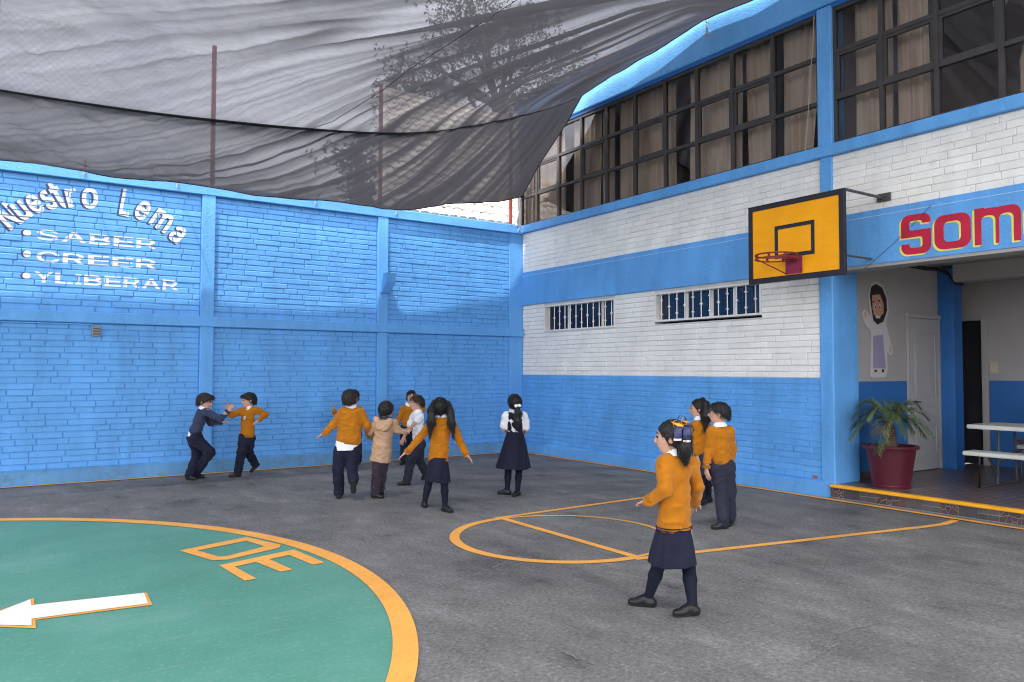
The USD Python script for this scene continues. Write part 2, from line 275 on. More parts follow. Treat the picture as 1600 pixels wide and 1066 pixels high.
# black shade cloth: an open weave, thicker where seen at a slant
mk('shade_cloth', {'g': ('geometry', {}), 'lw': ('layer_weight', {'blend': 0.40}), 'mr': ('map_range', {'from_min': 0.0, 'from_max': 1.0, 'to_min': 0.172, 'to_max': 0.025, 'clamp': True}),
    'at': ('attribute', {'attribute': 'gather'}), 'iv': ('math', {'math_type': 'subtract', 'value1': 1.0, 'use_clamp': True}), 'ml': ('math', {'math_type': 'multiply', 'use_clamp': True}),
    'mp': ('mapping', {'scale': (3, 40, 40)}), 'n': ('noise_texture', {'scale': 3.0, 'detail': 4.0}), 'nr': ('map_range', {'from_min': 0.3, 'from_max': 0.7, 'to_min': 0.8, 'to_max': 1.2, 'clamp': True}), 'm0': ('math', {'math_type': 'multiply', 'use_clamp': True}),
    't': ('transparent_bsdf', {'color': (0.91, 0.94, 1.0)}), 'd': ('diffuse_bsdf', {'color': (0.048, 0.047, 0.050)}), 'tl': ('translucent_bsdf', {'color': (0.036, 0.035, 0.040)}), 'm1': ('mix_closure', {'fac': 0.5}), 'm2': ('mix_closure', {})},
   [('lw.facing', 'mr.value'), ('at.fac', 'iv.value2'), ('mr.result', 'ml.value1'), ('iv.value', 'ml.value2'), ('g.position', 'mp.vector'), ('mp.vector', 'n.vector'), ('n.fac', 'nr.value'), ('ml.value', 'm0.value1'), ('nr.result', 'm0.value2'), ('m0.value', 'm2.fac'), ('d.BSDF', 'm1.closure1'), ('tl.BSDF', 'm1.closure2'), ('m1.closure', 'm2.closure1'), ('t.BSDF', 'm2.closure2')], surface='m2.closure')
for nm, col in (('tree_leaf', (0.10, 0.12, 0.05)), ('shrub_leaf', (0.04, 0.06, 0.022))):
    mk(nm, {'g': ('geometry', {}), 'r': ('rgb_ramp', {'ramp': [sc(col, 0.55), col, sc(col, 1.6)]}), 'd': ('diffuse_bsdf', {}), 't': ('translucent_bsdf', {}), 'm': ('mix_closure', {'fac': 0.35})},
       [('g.random_per_island', 'r.fac'), ('r.color', 'd.color'), ('r.color', 't.color'), ('d.BSDF', 'm.closure1'), ('t.BSDF', 'm.closure2')], surface='m.closure')
surf('bark', (0.16, 0.13, 0.10), 0.9, 0.2, 8, 0.5, 40, 0.02)

# ================================================================== GROUND
g = thing('ground', 'worn grey asphalt schoolyard with painted court markings', 'ground', kind='structure')
obj(g, 'asphalt', sheet(sbox(-120, -120, 120, 160), lambda a, b: (a, b, 0.0)), 'asphalt')
RC = (-1.739, 5.625)
obj(g, 'green_circle', sheet(Point(RC).buffer(4.03, 96), lambda a, b: (a, b, 0.004)), 'court_green')
obj(g, 'circle_line', sheet(Point(RC).buffer(4.145, 128).difference(Point(RC).buffer(4.007, 128)), lambda a, b: (a, b, 0.008)), 'line_orange')
def gp(x, y): return onz(x / 2.2857, 780 + y / 2.2857)[:2]
Dl = Polygon([gp(*p) for p in [(640, 187), (880, 138), (1003, 166), (998, 177), (812, 220), (758, 222)]], [[gp(*p) for p in [(705, 187), (782, 209), (810, 207), (945, 172), (880, 152)]]])
El = Polygon([gp(*p) for p in [(783, 240), (1050, 183), (1160, 230), (1118, 238), (1033, 203), (962, 218), (1045, 255), (1002, 263), (914, 228), (838, 245), (917, 288), (873, 295)]])
obj(g, 'painted_letter', sheet(Dl, lambda a, b: (a, b, 0.008)), 'line_orange', label='orange painted letter D'); obj(g, 'painted_letter', sheet(El, lambda a, b: (a, b, 0.008)), 'line_orange', label='orange painted letter E')
Ar = Polygon([gp(*p) for p in [(524, 338), (544, 382), (126, 436), (128, 466), (0, 461), (-150, 457), (0, 402), (122, 357), (122, 381)]])
Aw = Polygon([gp(*p) for p in [(514, 341), (529, 379), (112, 434), (113, 458), (0, 456), (-128, 452), (0, 408), (108, 364), (112, 386)]])
obj(g, 'painted_arrow', sheet(Ar, lambda a, b: (a, b, 0.008)), 'line_orange'); obj(g, 'painted_arrow', sheet(Aw, lambda a, b: (a, b, 0.012)), 'arrow_white')
def line(pts, w): return LineString(pts).buffer(w / 2, cap_style='flat', join_style='mitre')
KC = (4.36, 5.57)
half = sbox(0, 0, KC[0] + .02, 12)
ring = Point(KC).buffer(1.02, 64).difference(Point(KC).buffer(0.93, 64)).intersection(half)
thin = Point(KC).buffer(0.985, 64).difference(Point(KC).buffer(0.94, 64)).difference(half)
key = unary_union([ring, thin, line([(KC[0], 4.60), (KC[0], 6.55)], 0.08), line([(4.30, 6.585), (6.84, 6.70), (8.02, 6.76)], 0.07), line([(4.30, 4.56), (7.55, 3.93), (7.80, 3.90), (8.10, 3.93)], 0.075)])
obj(g, 'key_line', sheet(key, lambda a, b: (a, b, 0.004)), 'line_orange')
wob = lambda t, s: 0.014 * (meshkit.noise(np.array([t * 1.3, s, 0.0])) - .5)
bl = [(x, 11.69 + wob(x, 3)) for x in np.arange(-8, 8.16, .2)]
br = [(8.17 + wob(y, 9), y) for y in np.arange(11.66, -3, -.2)]
obj(g, 'border_line', sheet(LineString(bl).buffer(.036, cap_style='flat'), lambda a, b: (a, b, 0.008)), 'line_orange')
obj(g, 'border_line', sheet(LineString(br).buffer(.04, cap_style='flat'), lambda a, b: (a, b, 0.008)), 'line_orange')

rc_ = random.Random(12)
def crack(a, b, w, n=26):
    P = [np.array(a) + (np.array(b) - a) * t + np.array([rc_.gauss(0, .007), rc_.gauss(0, .007)]) for t in np.linspace(0, 1, n)]
    return unary_union([LineString([P[i], P[i + 1]]).buffer(w * rc_.uniform(.3, 1.3), quad_segs=2) for i in range(n - 1) if rc_.random() < .85])
ck = unary_union([crack(onz(*p)[:2], onz(*q)[:2], .006) for p, q in (((1310, 990), (1380, 972)), ((1240, 1050), (1300, 1010)), ((1500, 838), (1590, 850)), ((1125, 826), (1138, 836)), ((700, 915), (790, 880)), ((860, 1010), (930, 1040)))])
obj(g, 'crack', sheet(ck, lambda a, b: (a, b, 0.004)), 'pale_grit')
# ================================================================== BRICKWORK
def brick_mesh(u0, u1, z0, z1, front, back, fn, r):
    """one rounded, painted brick: fn(u, depth, z)."""
    b = 0.007; j = lambda s=0.003: r.uniform(-s, s)
    ins = [(u0 + b + j(), z0 + b + j()), (u1 - b + j(), z0 + b + j()), (u1 - b + j(), z1 - b + j()), (u0 + b + j(), z1 - b + j())]
    mid = [(u0 + j(.0012), z0 + j(.0012)), (u1 + j(.0012), z0 + j(.0012)), (u1 + j(.0012), z1 + j(.0012)), (u0 + j(.0012), z1 + j(.0012))]
    um, zm = (u0 + u1) / 2, (z0 + z1) / 2
    V = [fn(a, front + j(.001), c) for a, c in ins] + [fn(a, front + .0065, c) for a, c in mid] + [fn(a, back, c) for a, c in mid]
    F = [[0, 1, 2], [0, 2, 3]]
    for k in range(4):
        l = (k + 1) % 4
        F += [[4 + k, 4 + l, l], [4 + k, l, k], [8 + k, 8 + l, 4 + l], [8 + k, 4 + l, 4 + k]]
    return np.array(V), np.array(F)
def courses(u0, u1, z0, z1, pitch, lmin, lmax, joint, r, holes=()):
    """running courses of irregular bricks between u0..u1, z0..z1 around the holes."""
    n = max(1, round((z1 - z0) / pitch)); p = (z1 - z0) / n; out = []
    for k in range(n):
        a, c = z0 + k * p, z0 + (k + 1) * p; c2 = c - joint * r.uniform(.7, 1.25)
        spans = [(u0, u1)]
        for h0, h1, hz0, hz1 in holes:
            if a < hz1 - .01 and c > hz0 + .01:
                spans = [s for q in spans for s in ((q[0], min(q[1], h0)), (max(q[0], h1), q[1])) if s[1] - s[0] > .03]
        for s0, s1 in spans:
            u = s0; first = True
            while u < s1 - .02:
                L = r.uniform(lmin, lmax) * (r.uniform(.35, .9) if first else 1); first = False
                if s1 - (u + L) < lmin * .45: L = s1 - u
                out.append((u + joint * .3, u + L - joint * .3, a + r.uniform(-.0015, .0015), c2)); u += L
    return out
def seen(v):
    q, w = project(v)
    if w.min() < .3: return 0
    lo, hi = np.clip(q.min(0), 0, (1600, 1066)), np.clip(q.max(0), 0, (1600, 1066)); return float(np.prod(hi - lo))
def lay_bricks(parent, bricks):
    """bricks: (size in view, (v, f), material). The 300 largest become parts, the rest one part."""
    bricks = sorted(bricks, key=lambda b: -b[0])
    for s, m, mat in bricks[:300]: obj(parent, 'brick', m, mat)
    for mat in sorted({b[2] for b in bricks[300:]}):
        ms = [b[1] for b in bricks[300:] if b[2] == mat]; n = 0; V, F = [], []
        for v, f in ms: V.append(v); F.append(f + n); n += len(v)
        obj(parent, 'brickwork', (np.vstack(V), np.vstack(F)), mat, kind='stuff', label='remaining painted bricks of the wall')

# ------------------------------------------------------------------ left wall (faces the yard along -Y)
YF = 11.885
lw = thing('boundary_wall', 'tall bright blue painted brick boundary wall with pillars and white slogan', 'wall', (2.7, 12, 0))
def fl(u, d, z): return (u, YF + d, z)
obj(lw, 'wall_core', bx(-8, 8.36, YF + .016, YF + .22, 0, 4.1), 'blue_paint')
pil = [(-2.98, -2.79), (-0.20, -0.01), (2.575, 2.765), (5.375, 5.56), (8.05, 8.36)]
rb = random.Random(3); wb = []; left_bricks = []
for (a, b) in [(-2.79, -.20), (-.01, 2.575), (2.765, 5.375), (5.56, 8.05)]:
    for z0, z1 in ((.185, 2.13), (2.28, 4.07)):
        for (u0, u1, c0, c1) in courses(a, b, z0, z1, .0815, .20, .46, .010, rb):
            off = rb.uniform(-.0045, .0035); m = brick_mesh(u0, u1, c0, c1, off, .02, fl, rb)
            wb.append((seen(m[0]), m, 'blue_paint')); left_bricks.append((u0, u1, c0, c1, off))
lay_bricks(lw, wb)
for k, (a, b) in enumerate(pil):
    for z0, z1 in ((.19, 2.13), (2.28, 4.07)): obj(lw, 'pillar', bx(a, b, YF - (.055 if k < 4 else .015), YF + .05, z0, z1, .008), 'blue_plaster')
obj(lw, 'top_beam', bx(-8, 8.34, YF - .068, YF + .22, 4.07, 4.225, .008), 'blue_plaster'); obj(lw, 'middle_beam', bx(-8, 8.34, YF - .075, YF + .05, 2.13, 2.28, .010), 'blue_plaster')
# plinth with a sloping, uneven top
xs = np.arange(-8, 8.31, .1)
pv, pf = [], []
for x in xs:
    n = .012 * (meshkit.noise(np.array([x * 2.3, 1, 2])) - .5)
    pv += [(x, YF - .085, 0), (x, YF - .08, .165 + n), (x, YF + .02, .195 + n)]
for i in range(len(xs) - 1):
    for k in (0, 1): q = 3 * i + k; pf += [[q, q + 3, q + 4], [q, q + 4, q + 1]]
obj(lw, 'plinth', (np.array(pv), np.array(pf)), 'shaded_dirty_plinth')
cp = Polygon([(0, 0), (0, .32), (-.25, .32), (-.25, .16), (-.06, 0)])
obj(lw, 'corbel', slab(cp, lambda a, b: (5.415, YF - .05 + a, 2.79 + b), (.16, 0, 0)), 'blue_plaster')
# painted slogan: every stroke is cut by the joints of the bricks it is painted on
def paint_on(parent, name, g, mat, lift, label):
    ms = []; g = g.buffer(0); a, b, c, d = g.bounds
    for u0, u1, z0, z1, off in left_bricks:
        if u1 < a or u0 > c or z1 < b or z0 > d: continue
        s = g.intersection(sbox(u0 + .003, z0 + .003, u1 - .003, z1 - .003))
        m = sheet(s, lambda p, q, o=off: (p, YF + o - lift, q))
        if m is not None: ms.append(m)
    js = g.difference(unary_union([sbox(u0 + .002, z0 + .002, u1 - .002, z1 - .002) for u0, u1, z0, z1, _ in left_bricks if not (u1 < a or u0 > c or z1 < b or z0 > d)]))
    m = sheet(js, lambda p, q: (p, YF + .0165 - lift, q))
    if m is not None: ms.append(m)
    if ms: obj(parent, name, ms, mat, label=label)
def wallpt(x, y): p = ony(x / 5, 270 + y / 5, YF); return p[0], p[2]
def place(ch, cx, cy, h, w, tilt):
    g0 = affinity.translate(glyph(ch), -.5, -.5); g0 = affinity.scale(g0, w * .00168, h * .00188, origin=(0, 0))
    return affinity.translate(affinity.rotate(g0, tilt, origin=(0, 0)), *wallpt(cx, cy))
arc = [('N', 60, 338, 175, 112, 42), ('u', 168, 296, 132, 84, 40), ('e', 272, 246, 138, 84, 36), ('s', 380, 212, 140, 80, 32), ('t', 452, 180, 196, 70, 31), ('r', 562, 196, 132, 78, 15), ('o', 703, 200, 152, 112, 0),
       ('L', 985, 235, 200, 74, -8), ('e', 1115, 296, 150, 98, -24), ('m', 1265, 375, 145, 150, -31), ('a', 1388, 482, 135, 95, -38)]
for part_, lab in ((arc[:7], 'white painted word Nuestro with dark edge'), (arc[7:], 'white painted word Lema with dark edge')):
    white = dark = Polygon()
    for a_ in part_:
        L_ = place(*a_).buffer(.003); e_ = unary_union([affinity.translate(L_, -k * .0045, -k * .0022) for k in range(7)])
        white = white.difference(e_.buffer(.004)).union(L_); dark = dark.union(e_.difference(L_))
    paint_on(lw, 'lettering_shadow', dark, 'dark_lettering', .0012, None); paint_on(lw, 'lettering', white, 'white_lettering', .0024, lab)
def word(txt, xl, xr, yt, yb, track):
    x0, z0 = wallpt(xl, yb); _, z1 = wallpt(xl, yt); x1, _ = wallpt(xr, yb)
    wd = {'I': .35, 'A': 1.15, 'B': 1.05}; ws = [wd.get(c, 1.0) for c in txt]; gap = track; tot = sum(ws) + gap * (len(ws) - 1); u = 0; out = []
    for c, w in zip(txt, ws):
        k = (x1 - x0) / tot; out.append(affinity.translate(affinity.scale(glyph(c), w * k, z1 - z0, origin=(0, 0)), x0 + u * k, z0)); u += w + gap
    return unary_union(out)
for txt, xl, xr, yt, yb in (('SABER', 285, 1218, 438, 522), ('CREER', 285, 1222, 610, 694), ('YLIBERAR', 268, 1390, 770, 856)):
    paint_on(lw, 'lettering', word(txt, xl, xr, yt, yb, .14), 'white_lettering', .002, 'white painted word ' + txt)
for cx, cy in ((212, 470), (212, 635), (207, 805)):
    p = Point(wallpt(cx, cy)).buffer(.045); paint_on(lw, 'bullet_shadow', affinity.translate(p, -.024, -.003), 'dark_lettering', .0012, None); paint_on(lw, 'bullet', p, 'white_lettering', .0024, None)
# sensor box and conduit under the middle beam
jb = thing('junction_box', 'small grey louvred electrical box with conduit under the blue wall beam', 'electrical box', (1.23, YF, 1.95))
obj(jb, 'housing', bx(1.185, 1.285, YF - .07, YF + .0, 1.955, 2.09, .008), 'grey_plastic'); obj(jb, 'louvre', [bx(1.195, 1.275, YF - .078, YF - .07, z, z + .018) for z in (1.975, 2.01, 2.045)], 'dark_steel')
obj(jb, 'conduit', tube([(-8, YF - .03, 2.112), (1.19, YF - .03, 2.112)], .011), 'blue_paint')

# ------------------------------------------------------------------ chain link fence on top of the left wall
cf = thing('chain_link_fence', 'chain link fence with rusty red posts on top of the blue wall', 'fence', (2.7, 12, 4.2))
for x in (-2.7, 0.02, 2.735, 5.455, 8.13): obj(cf, 'post', bx(x - .03, x + .03, 11.93, 11.98, 4.22, 6.37, .006), 'red_post')
ws = []; zb, zt, pit = 4.26, 6.2, .094
for sgn in (1, -1):
    for k in np.arange(-4.5, 8.1 + 2, pit):
        x0 = k - (0 if sgn > 0 else 0); a = np.array([x0, 11.955 + .003 * sgn, zb]); L = (zt - zb)
        b_ = a + np.array([sgn * L, 0, L]);
        lo, hi = -4.0, 8.1
        t0, t1 = sorted([(lo - a[0]) / (b_[0] - a[0]), (hi - a[0]) / (b_[0] - a[0])]); t0, t1 = max(0, t0), min(1, t1)
        if t1 - t0 > .02: ws.append(tube([a + (b_ - a) * t0, a + (b_ - a) * t1], .0026, 3, False))
obj(cf, 'wire_mesh', ws, 'zinc_wire', kind='stuff')

# ------------------------------------------------------------------ neighbour's tiled roof and the trees behind the wall
nh = thing('neighbour_house', 'neighbouring house with pale clay tiled hip roof behind the fence', 'house', (9, 14, 0))
E0, E1, R0, R1 = np.array([5.75, 12.55, 4.36]), np.array([13.5, 12.55, 4.36]), np.array([7.35, 16.0, 7.85]), np.array([13.5, 16.0, 7.85])
up = (R1 - E1); SL = np.linalg.norm(up); up = up / SL; nrm = np.cross([1, 0, 0], up); nrm /= np.linalg.norm(nrm)
obj(nh, 'roof_deck', (np.array([E0, E1, R1, R0]) - nrm * .03, np.array([[0, 1, 2], [0, 2, 3]])), 'roof_clay')
obj(nh, 'wall', [slab(Polygon([(6.1, 12.75), (13.4, 12.75), (13.4, 19.2), (9.4, 19.2)]), lambda a, b: (a, b, 0), (0, 0, 4.33))], 'house_wall')
back = np.array([R0, R1, [13.5, 19.4, 4.36], [9.3, 19.4, 4.36], E0]); obj(nh, 'rear_roof', (back - nrm * .03, np.array([[0, 1, 2], [0, 2, 3], [0, 3, 4]])), 'roof_clay')
rt = random.Random(5); tl = []; rows = 17; tw = .205
for r_ in range(rows):
    s0 = r_ * SL / rows; xl = E0[0] + (R0[0] - E0[0]) * (s0 / SL)
    for x in np.arange(xl + (.5 * tw if r_ % 2 else 0) + .02, 13.4, tw):
        hw0, hw1, Ln, h = tw * .56, tw * .46, SL / rows * 1.3, .062; V = []
        jx, jn = rt.uniform(-.008, .008), rt.uniform(-.006, .01)
        for s, hw, lift in ((s0 - .02, hw0, .045), (s0 - .02 + Ln, hw1, .0)):
            for k in range(5):
                a = math.pi * k / 4; V.append(np.array([x + jx, E0[1], E0[2]]) + up * s - np.array([1, 0, 0]) * math.cos(a) * hw + nrm * (math.sin(a) * h + lift + jn))
        V = np.array(V); F = []
        for k in range(4): F += [[k, k + 1, 6 + k], [k, 6 + k, 5 + k]]
        F += [[0, 2, 1], [0, 3, 2], [0, 4, 3]]
        tl.append((seen(V), (V, np.array(F))))
for s, m in (tl := sorted(tl, key=lambda t: -t[0]))[:300]: obj(nh, 'roof_tile', m, 'roof_clay')
V, F, n = [], [], 0
for s, (v, f) in tl[300:]: V.append(v); F.append(f + n); n += len(v)
obj(nh, 'roof_tiles', (np.vstack(V), np.vstack(F)), 'roof_clay', kind='stuff')
obj(nh, 'hip_ridge', tube([E0 + nrm * .03, R0 + nrm * .03], .09, 8), 'roof_clay'); obj(nh, 'ridge', tube([R0 + nrm * .03, R1 + nrm * .03], .09, 8), 'roof_clay')

def leaves(centers, size, r, droop=.6, n=1):
    V, F = [], []
    for c in centers:
        for _ in range(n):
            d = np.array([r.gauss(0, 1), r.gauss(0, 1), r.gauss(0, .6) - droop]); d /= np.linalg.norm(d); s = np.cross(d, [r.gauss(0, 1), r.gauss(0, 1), r.gauss(0, 1)]); s /= np.linalg.norm(s) + 1e-9
            L, w = size * r.uniform(.7, 1.4), size * .2; k = len(V)
            V += [c, c + d * L * .5 + s * w, c + d * L, c + d * L * .5 - s * w]; F += [[k, k + 1, k + 2], [k, k + 2, k + 3]]
    return np.array(V), np.array(F)
def tree(name, label, base, top, limbs, seed, leaf, sz, strands):
    r = random.Random(seed); t = thing(name, label, 'tree', base)
    b, c = np.array(base, float), np.array(top, float)
    trunk = [b + (c - b) * k / 6 + np.array([math.sin(k * 1.3) * .12, math.cos(k) * .1, 0]) * (k > 0) for k in range(7)]
    obj(t, 'trunk', tube(trunk, np.linspace(.26, .13, 7), 9), 'bark', smooth=True)
    P = []
    for (lx, lz, ly, q) in limbs:
        e = np.array([lx, ly, lz]); s = trunk[-1] if r.random() < .6 else trunk[-2]; m = (s + e) / 2 + np.array([0, 0, .35])
        pts = [s * (1 - u) ** 2 + 2 * m * u * (1 - u) + e * u * u for u in np.linspace(0, 1, 8)]
        obj(t, 'limb', tube(pts, np.linspace(.085, .02, 8), 6), 'bark', smooth=True)
        for _ in range(int(strands * q)):
            o = e + np.array([r.gauss(0, .55), r.gauss(0, .6), r.gauss(0, .30)]) * q; Ls = r.uniform(.3, .95)
            for u in np.linspace(0, 1, 9): P.append(o + np.array([math.sin(u * 2 + o[0]) * .08, 0, -Ls * u + .1 * math.sin(u * 3)]) + np.array([r.gauss(0, .05), r.gauss(0, .05), r.gauss(0, .04)]))
    obj(t, 'crown', leaves(P, sz, r, 1.3, 3), leaf)
tree('pepper_tree', 'tall airy pepper tree with drooping foliage above the tiled roof', (11.9, 18, 0), (11.75, 18, 9.0),
     [(8.5, 8.95, 18, .55), (9.2, 9.7, 18.2, .8), (10.0, 9.9, 17.8, .9), (10.3, 11.3, 18, .8), (10.7, 12.4, 18.3, .8), (11.2, 10.6, 18, .9), (11.6, 12.0, 18.4, .8), (12.3, 10.9, 17.7, 1.0), (12.8, 12.0, 18.2, .9), (13.2, 10.2, 18, 1.0), (13.9, 11.2, 18, .9), (14.4, 10.0, 18.3, .9), (10.2, 9.2, 18.4, .8), (12.2, 9.6, 18.1, .9), (9.0, 9.0, 17.8, .5)], 11, 'tree_leaf', .085, 62)
tree('dark_tree', 'dark bushy tree behind the fence left of the tiled roof', (6.6, 15.6, 0), (6.6, 15.6, 5.6), [(6.45, 6.3, 15.6, .55), (6.75, 6.0, 15.5, .5), (6.6, 5.4, 15.6, .6), (6.9, 5.2, 15.3, .5)], 4, 'shrub_leaf', .10, 60)

# ================================================================== SCHOOL BUILDING (right, faces the yard along -X)
XF = 8.36
sb = thing('school_building', 'two storey blue and white school building with tall curtained window bands and open porch', 'school', (8.4, 6, 0))
def fr(u, d, z): return (XF + d, u, z)
W1, W2 = (9.30, 11.21, 2.20, 2.675), (6.46, 8.41, 2.235, 2.675)
PY0, PY1 = 5.415, 5.60                      # the pillar
# solid walls behind the brick facing, open where the windows and the porch are
for a, b, c, d in ((PY0 + .03, 11.98, 0, 2.20), (PY0 + .03, 11.98, 2.675, 3.3), (PY0 + .03, W2[0], 2.20, 2.675), (W2[1], W1[0], 2.20, 2.675), (W1[1], 11.98, 2.20, 2.675)):
    obj(sb, 'wall_core', bx(XF + .011, XF + .20, a, b, c, d), 'blue_paint' if d <= 1.4 else 'mortar_white')
obj(sb, 'wall_core', bx(XF + .011, XF + .20, -2.0, 11.98, 3.3, 4.09), 'mortar_white')
obj(sb, 'wall_core', bx(XF + .0105, XF + .011, PY1, 11.9, .1, 1.415), 'blue_paint')
rb = random.Random(21); rbk = []
def lay(y0, y1, z0, z1, pitch, lmin, lmax, mat, joint, holes=(), tilt=.003):
    for (u0, u1, c0, c1) in courses(y0, y1, z0, z1, pitch, lmin, lmax, joint, rb, holes):
        m = brick_mesh(u0, u1, c0, c1, rb.uniform(-tilt, tilt), .018, fr, rb); rbk.append((seen(m[0]), m, mat))
lay(PY1, 11.88, .19, 1.418, .0785, .24, .42, 'blue_paint', .0125, tilt=.005)
lay(PY1, 11.88, 1.422, 2.72, .0785, .22, .36, 'white_paint', .011, holes=(W1, W2), tilt=.004)
lay(PY1 - .03, 11.9, 3.345, 4.085, .083, .27, .38, 'white_paint', .006, tilt=.0015)
lay(-1.0, PY0 + .03, 3.345, 4.085, .083, .27, .38, 'white_paint', .006, tilt=.0015)
lay_bricks(sb, rbk)
xs = np.arange(5.49, 11.9, .1); pv, pf = [], []
for y in xs:
    n = .010 * (meshkit.noise(np.array([y * 2.1, 4, 2])) - .5); pv += [(XF - .075, y, 0), (XF - .07, y, .155 + n), (XF + .02, y, .188 + n)]
pv += [(XF + .02, 5.49, 0)]
for i in range(len(xs) - 1):
    for k in (0, 1): q = 3 * i + k; pf += [[q, q + 3, q + 4], [q, q + 4, q + 1]]
pf += [[0, 1, 2], [0, 2, len(pv) - 1]]
obj(sb, 'plinth', (np.array(pv), np.array(pf)), 'blue_plaster')
obj(sb, 'chipped_brick', bx(XF - .002, XF + .02, 5.66, 5.74, .196, .235, .006), 'bare_brick', label='bare red patch of a chipped brick')
FZ = .15
obj(sb, 'pillar', [bx(XF - .025, 8.86, PY0, PY1, FZ + .001, 2.72, .012)], 'blue_plaster')
obj(sb, 'upper_pillar', bx(XF - .03, XF + .25, 5.405, 5.565, 3.345, 4.09, .008), 'blue_plaster'); obj(sb, 'upper_pillar', bx(XF - .03, XF + .25, 5.395, 5.585, 4.225, 5.93, .008), 'blue_plaster')
obj(sb, 'band_beam', [bx(XF - .030, XF + .24, -2.0, 11.90, 2.72, 3.27, .006)], 'blue_plaster'); obj(sb, 'band_capping', bx(XF - .020, XF + .2, -2.0, 11.90, 3.27, 3.343, .004), 'blue_plaster')
obj(sb, 'band_edge', bx(XF - .034, XF - .026, -2.0, 11.9, 3.264, 3.273, .002), 'pale_blue_paint'); obj(sb, 'lintel_edge', bx(XF - .015, XF + .26, -2.0, PY0 - .01, 2.685, 2.72), 'shaded_white')
obj(sb, 'window_ledge', bx(XF - .075, XF + .22, -2.0, 11.98, 4.085, 4.222, .010), 'blue_plaster')
obj(sb, 'parapet', bx(XF - .04, XF + .16, -2.0, 12.0, 5.95, 6.62, .012), 'blue_plaster'); obj(sb, 'window_head', bx(XF + .0, XF + .16, -2.0, 12.0, 5.90, 5.95), 'deep_blue_paint')  # window head coloured darker for the shade under the projecting parapet
obj(sb, 'roof_slab', bx(XF + .16, 13.0, -2.0, 12.0, 6.1, 6.3), 'shaded_white')
obj(sb, 'end_wall', bx(XF + .05, 13.0, 12.0, 12.12, 0, 6.6), 'white_paint')
# upstairs classroom
obj(sb, 'classroom_floor', bx(XF + .22, 13.0, -2.0, 12.0, 3.75, 4.0), 'room_wall'); obj(sb, 'classroom_wall', bx(12.6, 12.8, -2.0, 12.0, 4.0, 6.1), 'room_wall'); obj(sb, 'classroom_wall', bx(XF + .3, 12.6, 5.42, 5.52, 4.0, 6.1), 'room_wall')
obj(sb, 'classroom_wall', bx(XF + .3, 12.6, -2.1, -2.0, 4.0, 6.1), 'room_wall')
cy = [11.99, 11.48, 10.82, 10.18, 9.53, 8.86, 8.20, 7.57, 6.93, 6.27, 5.60]
cz = [4.222, 4.79, 5.355, 5.90]
def window_band(ys, sashes, xw=XF + .055):
    fw = .024; ms = []
    ms += [bx(xw - .03, xw + .03, min(ys), max(ys), cz[0], cz[0] + .04), bx(xw - .03, xw + .03, min(ys), max(ys), cz[3] - .045, cz[3])]
    ms += [bx(xw - .032, xw + .028, min(ys), max(ys), z - fw, z + fw) for z in cz[1:3]]
    w = obj(sb, 'window', ms, 'bronze_frame')
    for y in ys: obj(w, 'mullion', bx(xw - .036, xw + .026, y - fw, y + fw, cz[0] + .002, cz[3] - .002), 'bronze_frame')
    for i in range(len(ys) - 1):
        for k in range(3):
            ya, yb, za, zb_ = ys[i + 1] + fw, ys[i] - fw, cz[k] + fw, cz[k + 1] - fw
            if k == 1 and i in sashes:
                q = .036; obj(w, 'sash', [bx(xw - .022, xw + .02, ya, ya + q, za, zb_), bx(xw - .022, xw + .02, yb - q, yb, za, zb_), bx(xw - .022, xw + .02, ya + q, yb - q, za, za + q), bx(xw - .022, xw + .02, ya + q, yb - q, zb_ - q, zb_)], 'bronze_frame')
            t = rb.uniform(-.004, .004); t2 = rb.uniform(-.003, .003)
            obj(w, 'pane', (np.array([[xw + t, ya, za], [xw - t, yb, za], [xw - t + t2, yb, zb_], [xw + t + t2, ya, zb_]]), np.array([[0, 2, 1], [0, 3, 2]])), 'glass')
    return w
window_band(cy, (1, 3, 5, 7, 8)); window_band([5.39, 4.80, 4.18, 3.54, 2.9, 2.26, 1.6], (0, 1, 2))
# classroom furniture glimpsed through the glass
for y0, y1, lab in ((6.35, 7.0, 'brown wooden cupboard seen low through the window beside the tied curtain'), (8.05, 8.3, 'dark red cabinet edge seen low through the middle window')):
    solo('cupboard', [bx(9.6, 10.0, y0, y1, 4.0, 4.78, .01), bx(9.585, 9.6, y0 + .02, (y0 + y1) / 2 - .01, 4.05, 4.74, .004), bx(9.585, 9.6, (y0 + y1) / 2 + .01, y1 - .02, 4.05, 4.74, .004)], 'cupboard_red', lab, 'cupboard')
def curtain(y0, y1, label, mat='curtain_cloth', x=XF + .33, tie=None, seed=1, z0=4.12, gathered=0.0):
    n = int(abs(y1 - y0) / .018) + 6; zs = np.linspace(z0, 5.96, 14); V, F = [], []
    for j, z in enumerate(zs):
        t = (z - z0) / (5.96 - z0); sq = 1.0
        if tie is not None: sq = .35 + .65 * min(1, abs(z - tie) / .55) ** 1.2
        sq *= 1 - gathered * (1 - t)
        for i in range(n):
            s = i / (n - 1); y = y0 + (y1 - y0) * (s * sq)
            amp = .030 + .012 * math.sin(i * .3 + seed); ph = s * abs(y1 - y0) * 44 + seed + .5 * math.sin(s * 9 + seed) + .25 * math.sin(z * 2 + s * 5)
            V.append((x + amp * math.sin(ph) + .012 * math.sin(ph * 2.3 + z * 3), y, z + (.02 * math.sin(s * 14 + seed) if j == 0 else 0)))
    for j in range(len(zs) - 1):
        for i in range(n - 1): q = j * n + i; F += [[q, q + 1, q + n + 1], [q, q + n + 1, q + n]]
    solo('curtain', (np.array(V), np.array(F)), mat, label, 'curtain', smooth=True)
curtain(11.95, 10.98, 'beige curtain filling the two narrow panes nearest the corner post', seed=1)
